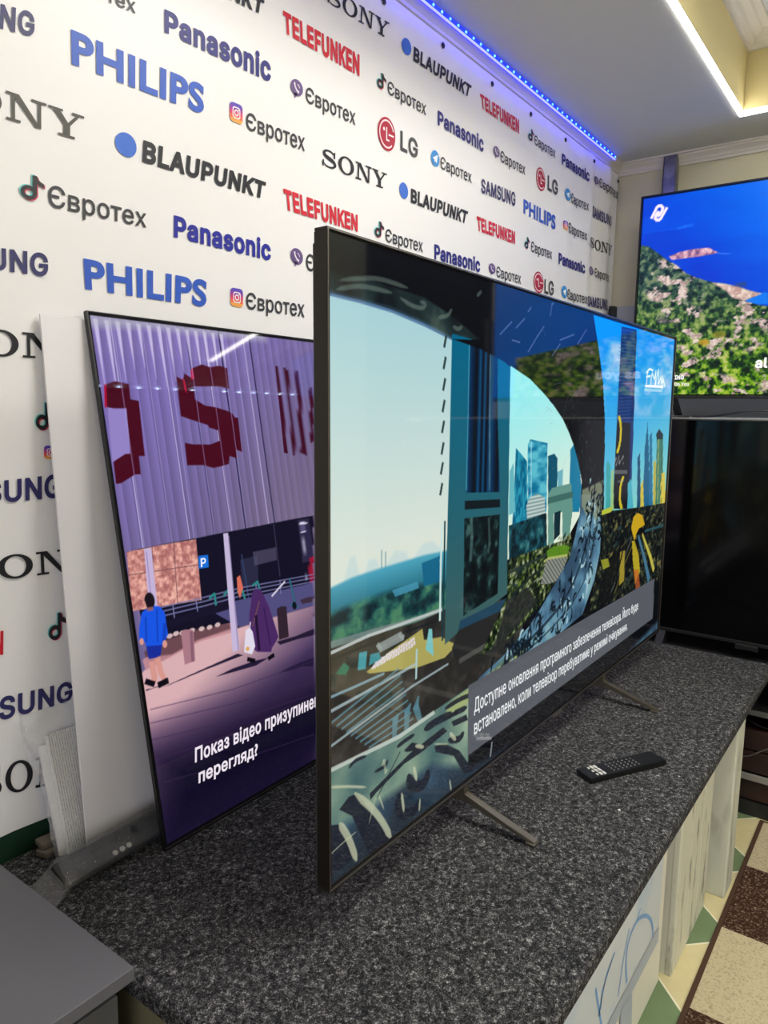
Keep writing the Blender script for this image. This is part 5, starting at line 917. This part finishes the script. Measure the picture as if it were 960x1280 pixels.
# carton with blue line art under the podium
M_carton = mat('white_carton', (244, 243, 230), 0.5); M_cb = mat('pale_blue_print', (222, 232, 240), 0.5, noise=(5, (168, 204, 238), .5, .8)); M_cb2 = mat('blue_line_print', (124, 178, 236), 0.5); M_cb3 = mat('grey_blue_print', (188, 200, 214), 0.5)
CX0, CX1, CY0, CZ1 = 0.72, 1.872, 0.438, 0.572
car = tag(empty('carton', (1.3, .53, 0)), 'white carton printed with pale blue curves, standing under the front edge of the podium', 'box')
b = MB(); b.box(CX0-1.3, CX1-1.3, CY0-.53, .62-.53, 0, CZ1, .003)
def face_print(cs, m, d):
    b.mi = m
    V, F = triangulate([np.asarray(c, float) for c in cs])
    vv = [b.bm.verts.new((x-1.3, CY0-.53-d, z)) for x, z in V]
    for f in F: b.bm.faces.new([vv[i] for i in f]).material_index = m
face_print([[(CX0+.02, .19), (CX1-.04, .19), (CX1-.04, CZ1-.006), (CX0+.02, CZ1-.006)]], 1, .0006)
for q, w in ((np.array([(1.5733, 0.2025), (1.5486, 0.2767), (1.5677, 0.3254), (1.63, 0.3343), (1.7059, 0.2973), (1.7547, 0.2525), (1.7787, 0.2042), (1.7793, 0.17)]), .010), (np.array([(1.5634, 0.3483), (1.5381, 0.3038), (1.5214, 0.2444), (1.5111, 0.2112)]), .006), (np.array([(1.4663, 0.3504), (1.4152, 0.3269), (1.3892, 0.2788), (1.3834, 0.2545)]), .008), (np.array([(1.4471, 0.3437), (1.3949, 0.303), (1.3915, 0.2638)]), .006), (np.array([(1.3516, 0.3427), (1.3808, 0.2715), (1.41, 0.2059)]), .008), (np.array([(1.645, 0.3504), (1.6246, 0.3313)]), .006)):
    P0 = q; t_ = np.linspace(0, len(P0)-1, 40); P0 = np.stack([np.interp(t_, np.arange(len(P0)), P0[:, k]) for k in (0, 1)], 1)
    for _ in range(6): P0[1:-1] = (P0[:-2]+2*P0[1:-1]+P0[2:])/4
    face_print([ccw(stroke(P0, w)[0])], 2, .0012)
face_print([[(CX0+.02, .145), (CX1-.04, .145), (CX1-.04, .19), (CX0+.02, .19)]], 3, .0018)
face_print([ccw(np.array([(1.6187, 0.1456), (1.6354, 0.0251), (1.5334, 0.0817), (1.5366, 0.1582)]))], 3, .0026)
b.build('carton_body', [M_carton, M_cb, M_cb2, M_cb3], car)
# rug
def rug_material():
    m = bpy.data.materials.new('patchwork_rug'); m.use_nodes = True; nt = m.node_tree; b = nt.nodes['Principled BSDF']; N, Lk = nt.nodes.new, nt.links.new
    tc = N('ShaderNodeTexCoord'); mp = N('ShaderNodeMapping'); mp.inputs['Location'].default_value = (0.121, 0.335, 0.13); Lk(tc.outputs['Object'], mp.inputs['Vector'])
    ck = N('ShaderNodeTexChecker'); ck.inputs['Scale'].default_value = 2.70; Lk(mp.outputs[0], ck.inputs['Vector'])
    n1 = N('ShaderNodeTexNoise'); n1.inputs['Scale'].default_value = 130; n1.inputs['Detail'].default_value = 5; n1.inputs['Roughness'].default_value = .8; Lk(tc.outputs['Object'], n1.inputs['Vector'])
    def rp(a, c, p0, p1):
        r = N('ShaderNodeValToRGB'); r.color_ramp.elements[0].position = p0; r.color_ramp.elements[1].position = p1; r.color_ramp.elements[0].color = rgba(a); r.color_ramp.elements[1].color = rgba(c); Lk(n1.outputs['Fac'], r.inputs['Fac']); return r.outputs['Color']
    A = rp((60, 38, 29), (168, 146, 124), .52, .66); B = rp((150, 132, 104), (196, 183, 150), .34, .50)
    mx = N('ShaderNodeMix'); mx.data_type = 'RGBA'; Lk(ck.outputs['Fac'], mx.inputs[0]); Lk(A, mx.inputs[6]); Lk(B, mx.inputs[7])
    Lk(mx.outputs[2], b.inputs['Base Color']); b.inputs['Roughness'].default_value = .95; b.inputs['Specular IOR Level'].default_value = .1
    bp = N('ShaderNodeBump'); bp.inputs['Strength'].default_value = .6; bp.inputs['Distance'].default_value = .004; Lk(n1.outputs['Fac'], bp.inputs['Height']); Lk(bp.outputs['Normal'], b.inputs['Normal'])
    return m
rug = tag(empty('rug', (1.2, -.8, 0)), 'brown and beige patchwork rug on the tiled floor in front of the podium', 'rug')
MB().box(-1.9, 1.69, -1.2, 1.146, .0005, .010, .003).build('pile', rug_material(), rug)
b = MB(); b.box(-1.915, 1.705, 1.146, 1.160, .0005, .009, .003); b.box(1.69, 1.705, -1.2, 1.146, .0005, .009, .003); b.box(-1.915, -1.9, -1.2, 1.146, .0005, .009, .003); b.box(-1.915, 1.705, -1.215, -1.2, .0005, .009, .003)
b.build('bound_edge', mat('dark_brown_binding', (70, 46, 30), .9), rug)
# grey drawer cabinet in the near corner
M_cab = mat('grey_melamine', (94, 94, 99), 0.42, bump=(220, 0.02)); M_cab2 = mat('dark_grey_melamine', (74, 74, 76), 0.45)
cab = tag(empty('cabinet', (.15, 1.13, 0)), 'dark grey drawer cabinet butted against the near end of the carpeted podium', 'cabinet')
def cb(name, x0, x1, y0, y1, z0, z1, m, bev=.0015, par=None): return MB().box(x0-.15, x1-.15, y0-1.13, y1-1.13, z0, z1, bev).build(name, m, par or cab)
cb('top', -.45, .578, .884, 1.39, .658, .68, M_cab); cb('body', -.44, .565, .925, 1.388, .0, .657, M_cab2)
for k, (z0, z1) in enumerate(((.455, .632), (.245, .447), (.03, .237))):
    cb('drawer', -.438, .562, .905, .923, z0, z1, M_cab2, .002)
# remote on the carpet
M_rem = mat('black_remote_plastic', (17, 17, 18), 0.38); M_key = mat('pale_key', (214, 212, 208), 0.4); M_dot = mat('key_legend', (150, 150, 148), .5)
rem = tag(empty('remote_control', (1.764, .538, ZT), -0.505), 'slim black remote control with white keys lying on the carpet', 'remote control')
MB().prism([(-.122, .005), (-.116, .001), (.116, .001), (.123, .004), (.123, .0145), (.121, .0155), (-.120, .0150), (-.122, .0140)], -.028, .028, 'y', .0012).build('body', M_rem, rem)
key = None
for i in range(3):
    for j in range(3):
        if key is None: key = MB().box(-.0036, .0036, -.0066, .0066, 0, .0022, .001).build('key', M_key, rem); o = key
        else: o = key.copy(); COL.objects.link(o); o.parent = rem
        o.location = (-.094+.0105*i, -.0165+.0165*j, .0148); o.scale = (1, 1, 1) if 0 < i else (.7, .6, 1)
key = None
for i in range(7):
    for j in range(4):
        if key is None: key = MB().box(-.0013, .0013, -.0018, .0018, 0, .0014, .0004).build('small_key', M_dot, rem); o = key
        else: o = key.copy(); COL.objects.link(o); o.parent = rem
        o.location = (-.040+.0135*i, -.0165+.0105*j, .0150)
# remote in its grey plastic sleeve, tilted against the white board
def film(name, color, clear, rough=.12, bump=25):
    m = bpy.data.materials.new(name); m.use_nodes = True; nt = m.node_tree; b = nt.nodes['Principled BSDF']; out = nt.nodes['Material Output']
    b.inputs['Base Color'].default_value = rgba(color); b.inputs['Roughness'].default_value = rough; b.inputs['Specular IOR Level'].default_value = .8
    tr = nt.nodes.new('ShaderNodeBsdfTransparent'); mx = nt.nodes.new('ShaderNodeMixShader'); mx.inputs[0].default_value = 1-clear
    n = nt.nodes.new('ShaderNodeTexNoise'); n.inputs['Scale'].default_value = bump; n.inputs['Detail'].default_value = 3; tc = nt.nodes.new('ShaderNodeTexCoord'); nt.links.new(tc.outputs['Object'], n.inputs['Vector'])
    bp = nt.nodes.new('ShaderNodeBump'); bp.inputs['Strength'].default_value = .8; bp.inputs['Distance'].default_value = .01; nt.links.new(n.outputs['Fac'], bp.inputs['Height']); nt.links.new(bp.outputs['Normal'], b.inputs['Normal'])
    nt.links.new(tr.outputs[0], mx.inputs[1]); nt.links.new(b.outputs[0], mx.inputs[2]); nt.links.new(mx.outputs[0], out.inputs['Surface'])
    return m
rm2 = tag(empty('remote_control', (.765, 1.226, ZT), .05), 'black remote control slipped inside a grey plastic sleeve at the foot of the white board', 'remote control')
Rx = Matrix.Rotation(math.radians(32), 4, 'X')
def tilt(o, z): o.rotation_euler = (math.radians(32), 0, 0); o.location = (0, 0, z); return o
tilt(MB().box(-.122, .118, -.026, .026, -.0105, .0105, .005, 3).build('body', M_rem, rm2), .026)
for k in range(3): tilt(MB().lathe([(.0055, -.001), (.0055, .002), (.004, .003)], (-.01+.016*k, -.017, .0098), 12).build('key', M_key, rm2), .026)
sl_ = tag(empty('plastic_sleeve', (.765, 1.226, ZT), .05), 'crumpled grey see-through plastic sleeve with printed recycling marks, around the remote by the white board', 'plastic bag')
bm = bmesh.new(); rng = np.random.default_rng(4); rows = []
for k, x in enumerate(np.concatenate([np.linspace(-.165, -.12, 4), np.linspace(-.105, .13, 16)])):
    row = []; flat = np.clip((-.108-x)/.055, 0, 1)
    for a in np.linspace(0, 2*math.pi, 25)[:-1]:
        ca, sa = math.cos(a), math.sin(a)
        yy = .031*np.sign(ca)*abs(ca)**.45; zz = (.0155*np.sign(sa)*abs(sa)**.6)
        yy *= 1 + .12*flat; zz = zz*(1-flat) + .0012*np.sign(sa)*flat
        v = Rx.to_3x3() @ Vector((x, yy, zz)); v.z += .028; v += Vector(rng.normal(0, .0009, 3))
        if flat > 0:
            tgt = Vector((x, yy*1.25 - .006*flat, max(.002, zz+.003+.004*flat)));  v = v.lerp(tgt, float(flat)**.7)
        v.z = max(v.z, .0012); row.append(bm.verts.new(v))
    rows.append(row)
for A, B in zip(rows, rows[1:]):
    for k in range(24): bm.faces.new((A[k], A[(k+1) % 24], B[(k+1) % 24], B[k]))
bmesh.ops.recalc_face_normals(bm, faces=bm.faces); me = bpy.data.meshes.new('film'); bm.to_mesh(me); bm.free()
link('film', me, film('grey_sleeve_film', (128, 128, 132), .66), sl_, True)
for cx, s in ((-.045, .5), (.005, 1), (.045, .8)):
    V, F = triangulate([ccw(stroke([(-.007, -.006), (.007, -.006), (0, .006), (-.007, -.006)], .0016)[0]), ccw([(-.006*s, -.010), (.006*s, -.010), (.006*s, -.0085), (-.006*s, -.0085)])])
    me = bpy.data.meshes.new('printed_mark')
    me.from_pydata([tuple(Rx.to_3x3() @ Vector((x+cx, y+.006, .0185)) + Vector((0, 0, .028))) for x, y in V], [], [tuple(int(i) for i in f) for f in F]); link('printed_mark', me, M_black, sl_)
# white board leaning behind the slim television
BB, BT = Vector((.747, 1.288, ZT)), Vector((0.7498, 1.3720, 1.6911))
bh = (BT-BB).length; th = math.atan2(BT.y-BB.y, BT.z-BB.z)
o = MB().box(0, .56, 0, .005, 0, bh, .0005).build('foam_board', mat('white_foam_board', (230, 226, 226), .5)); o.location = BB; o.rotation_euler = (-th, math.asin((BT.x-BB.x)/bh), 0)
tag(o, 'tall plain white board leaning on the banner, its left side showing past the slim television', 'board')
# two printed booklets in a clear bag beside the board
def page_material():
    m = bpy.data.materials.new('printed_page'); m.use_nodes = True; nt = m.node_tree; b = nt.nodes['Principled BSDF']; N, Lk = nt.nodes.new, nt.links.new
    tc = N('ShaderNodeTexCoord'); wv = N('ShaderNodeTexWave'); wv.bands_direction = 'X'; wv.inputs['Scale'].default_value = 62; wv.inputs['Distortion'].default_value = 0; Lk(tc.outputs['Object'], wv.inputs['Vector'])
    n = N('ShaderNodeTexNoise'); n.inputs['Scale'].default_value = 260; Lk(tc.outputs['Object'], n.inputs['Vector'])
    m1 = N('ShaderNodeMath'); m1.operation = 'GREATER_THAN'; m1.inputs[1].default_value = .62; Lk(wv.outputs['Fac'], m1.inputs[0]); m2 = N('ShaderNodeMath'); m2.operation = 'GREATER_THAN'; m2.inputs[1].default_value = .44; Lk(n.outputs['Fac'], m2.inputs[0])
    m3 = N('ShaderNodeMath'); m3.operation = 'MULTIPLY'; Lk(m1.outputs[0], m3.inputs[0]); Lk(m2.outputs[0], m3.inputs[1])
    mx = N('ShaderNodeMix'); mx.data_type = 'RGBA'; Lk(m3.outputs[0], mx.inputs[0]); mx.inputs[6].default_value = rgba((226, 224, 214)); mx.inputs[7].default_value = rgba((168, 166, 160)); Lk(mx.outputs[2], b.inputs['Base Color']); b.inputs['Roughness'].default_value = .6
    return m
M_paper = mat('white_paper', (232, 230, 226), .6); M_page = page_material()
KB, KT = Vector((.714, 1.306, ZT)), Vector((0.7145, 1.3720, 0.8567))
kh = (KT-KB).length; kt = math.atan2(KT.y-KB.y, KT.z-KB.z); ks = math.asin((KT.x-KB.x)/kh)
for k, (lab, dy, w, dx) in enumerate((('manual covered in dense text, inside the clear bag beside the board', 0, .13, 0.002), ('plain white leaflet behind the text-covered manual in the clear bag', .0075, .13, -.012))):
    r = tag(empty('booklet', KB + Vector((0, dy, 0))), lab, 'booklet'); r.rotation_euler = (-kt, ks, 0)
    MB().box(dx, dx+w, 0.0006, .0066, .002, kh-.02*k, .0008).build('pages', M_paper, r); MB().box(dx+.003, dx+w, 0, .0006, .002, kh-.02*k).build('cover', M_page if k == 0 else M_paper, r)
bag = tag(empty('plastic_bag', KB), 'clear crinkled plastic bag holding the booklets between the banner and the white board', 'plastic bag'); bag.rotation_euler = (-kt, ks, 0)
bm = bmesh.new(); rng = np.random.default_rng(9); rows = []
for j, z in enumerate(np.linspace(0, kh+.055, 22)):
    top = np.clip((z-kh*.55)/(kh*.5), 0, 1); row = []
    ring = [(-.016-.022*top, -.0035), (.0, -.006), (.03, -.006), (.07, -.0055), (.11, -.0055), (.134, -.004), (.134, .018), (.09, .0205), (.04, .0205), (0, .0205), (-.016-.022*top, .018)]
    for x, y in ring:
        row.append(bm.verts.new((x + rng.normal(0, .0022), y + (rng.normal(0, .0012) if y > 0 else -abs(rng.normal(0, .0016))) + .004*top*math.sin(x*60), z)))
    rows.append(row)
for A, B in zip(rows, rows[1:]):
    for k in range(len(A)): bm.faces.new((A[k], A[(k+1) % len(A)], B[(k+1) % len(A)], B[k]))
bm.faces.new(rows[0]); bmesh.ops.recalc_face_normals(bm, faces=bm.faces); me = bpy.data.meshes.new('film'); bm.to_mesh(me); bm.free()
link('film', me, film('clear_bag_film', (235, 235, 238), .70, .05, 55), bag)
M_off = mat('dusty_wood_offcut', (112, 104, 92), .8, bump=(40, .3))
for k, (x, y, z, rz, lab) in enumerate(((.712, 1.352, ZT, .3, 'lower one of the two dusty wooden offcuts behind the bagged booklets'), (.716, 1.354, ZT+.0145, -.1, 'upper one of the two dusty wooden offcuts behind the bagged booklets'))):
    o = MB().box(-.035, .035, -.016, .016, 0, .014, .003).build('wooden_offcut', M_off); o.location = (x, y, z); o.rotation_euler = (0, 0, rz); tag(o, lab, 'wood scrap', 'wooden offcuts on the podium')
M_crumb = mat('white_paper_crumb', (235, 235, 230), .8)
cr = None
for k, (x, y) in enumerate(np.array([(1.5706, 0.4787), (1.8176, 0.4113), (1.2709, 0.6637), (1.1992, 0.7942), (1.2104, 0.7894), (1.4513, 0.7691), (1.4446, 0.6141), (1.3079, 0.6978), (0.9658, 1.1198), (0.9594, 1.1329)])):
    if cr is None:
        bm = bmesh.new(); bmesh.ops.create_icosphere(bm, subdivisions=1, radius=.0022)
        for v in bm.verts: v.co *= 1 + .35*math.sin(v.co.x*3000+v.co.y*1700); v.co.z = v.co.z*.6 + .0016
        me = bpy.data.meshes.new('paper_crumb'); bm.to_mesh(me); bm.free(); cr = link('paper_crumb', me, M_crumb); o = cr
    else: o = cr.copy(); COL.objects.link(o)
    o.location = (x, y, ZT); o.rotation_euler = (0, 0, k*1.1); o.scale = [(1.5, 1.5, 1.2), (1, 1, 1), (.7, .7, .8)][min(k, 2)]
    tag(o, 'tiny white crumb lying on the charcoal carpet of the podium', 'crumb', 'white crumbs scattered on the carpet')
# ------------------------------------------------------------------ rack at the end wall
M_panel = mat('grey_back_panel', (164, 168, 176), .55); M_rack = mat('black_rack_laminate', (26, 26, 28), .5); M_brown = mat('dark_brown_wood', (52, 26, 19), .5, noise=(6, (30, 16, 12), .4, .7)); M_lip = mat('pale_edge_strip', (140, 138, 130), .45); M_glip = mat('grey_edge_strip', (92, 94, 92), .45)
rack = tag(empty('media_rack', (3.4, .2, 0)), 'tall black and brown rack against the end wall carrying two televisions', 'rack')
def rk_(name, x0, x1, y0, y1, z0, z1, m, bev=0.0, par=None): return MB().box(x0-3.4, x1-3.4, y0-.2, y1-.2, z0, z1, bev).build(name, m, par or rack)
rk_('back_panel', 3.846, 3.876, -.58, 1.345, 0, 2.066, M_panel); rk_('side_post', 3.80, 3.876, 1.345, 1.372, 0, 2.066, M_rack, .002); rk_('side_post', 3.80, 3.876, -.607, -.58, 0, 2.066, M_rack, .002)
rk_('shelf', 2.993, 3.846, -.58, 1.345, 1.480, 1.505, M_panel, .001); rk_('edge_strip', 2.988, 2.993, -.58, 1.345, 1.487, 1.505, M_lip)
rk_('side_panel', 2.95, 3.846, 1.327, 1.345, 0, 1.480, M_rack); rk_('side_panel', 2.95, 3.846, -.58, -.562, 0, 1.480, M_rack)
rk_('platform', 2.91, 3.846, -.58, 1.345, .580, .605, M_rack, .002); rk_('edge_strip', 2.925, 2.93, -.562, 1.327, .398, .418, M_glip); rk_('shelf', 2.93, 3.846, -.562, 1.327, .398, .418, M_rack)
for y0, y1 in ((-.555, .10), (.106, 1.32)): 
    d = rk_('drawer', 2.935, 3.3, y0, y1, .258, .335, M_brown, .002); d = rk_('drawer', 2.935, 3.3, y0, y1, .170, .252, M_brown, .002); rk_('drawer', 2.935, 3.3, y0, y1, .06, .138, M_brown, .002)
rk_('edge_strip', 2.920, 2.935, -.562, 1.327, .143, .164, M_lip); rk_('plinth', 2.925, 3.5, -.562, 1.327, 0, .055, M_rack)
M_cable = mat('black_cable', (14, 14, 15), .5); M_gcable = mat('grey_cable', (90, 84, 80), .5)
def cable(pts, r, m, lab):
    P0 = np.array(pts, float); t_ = np.linspace(0, len(P0)-1, 36); P0 = np.stack([np.interp(t_, np.arange(len(P0)), P0[:, k]) for k in range(3)], 1)
    for _ in range(8): P0[1:-1] = (P0[:-2]+2*P0[1:-1]+P0[2:])/4
    o = MB().tube([Vector(p-P0[0]) for p in P0], r, 7).build('cable', m, None, True); o.location = P0[0]; return tag(o, lab, 'cable')
cable([(3.2, .78, 1.509), (3.15, .70, 1.5095), (3.1, .62, 1.520), (3.1, .55, 1.537), (3.12, .46, 1.533), (3.2, .30, 1.511), (3.5, .2, 1.509), (3.7, .1, 1.509)], .004, M_cable, 'black cable arching over the shelf under the sea-view television')
cable([(3.05, 1.0, 1.509), (3.04, .90, 1.509), (3.03, .82, 1.509), (3.08, .76, 1.509)], .004, M_cable, 'short black cable lying along the shelf edge beside the arch-view television')
cable([(3.1, .50, .345), (3.0, .46, .352), (2.965, .43, .36), (2.965, .40, .345), (2.96, .36, .348), (2.97, .25, .352), (3.1, .15, .345)], .006, M_cable, 'black cable coiled in the low open bay of the rack')
cable([(2.932, .60, .20), (2.922, .47, .222), (2.915, .42, .236), (2.913, .39, .262), (2.915, .34, .30), (2.93, .26, .34), (2.98, .2, .346)], .0028, M_gcable, 'thin grey cable drooping across the brown drawers of the rack')
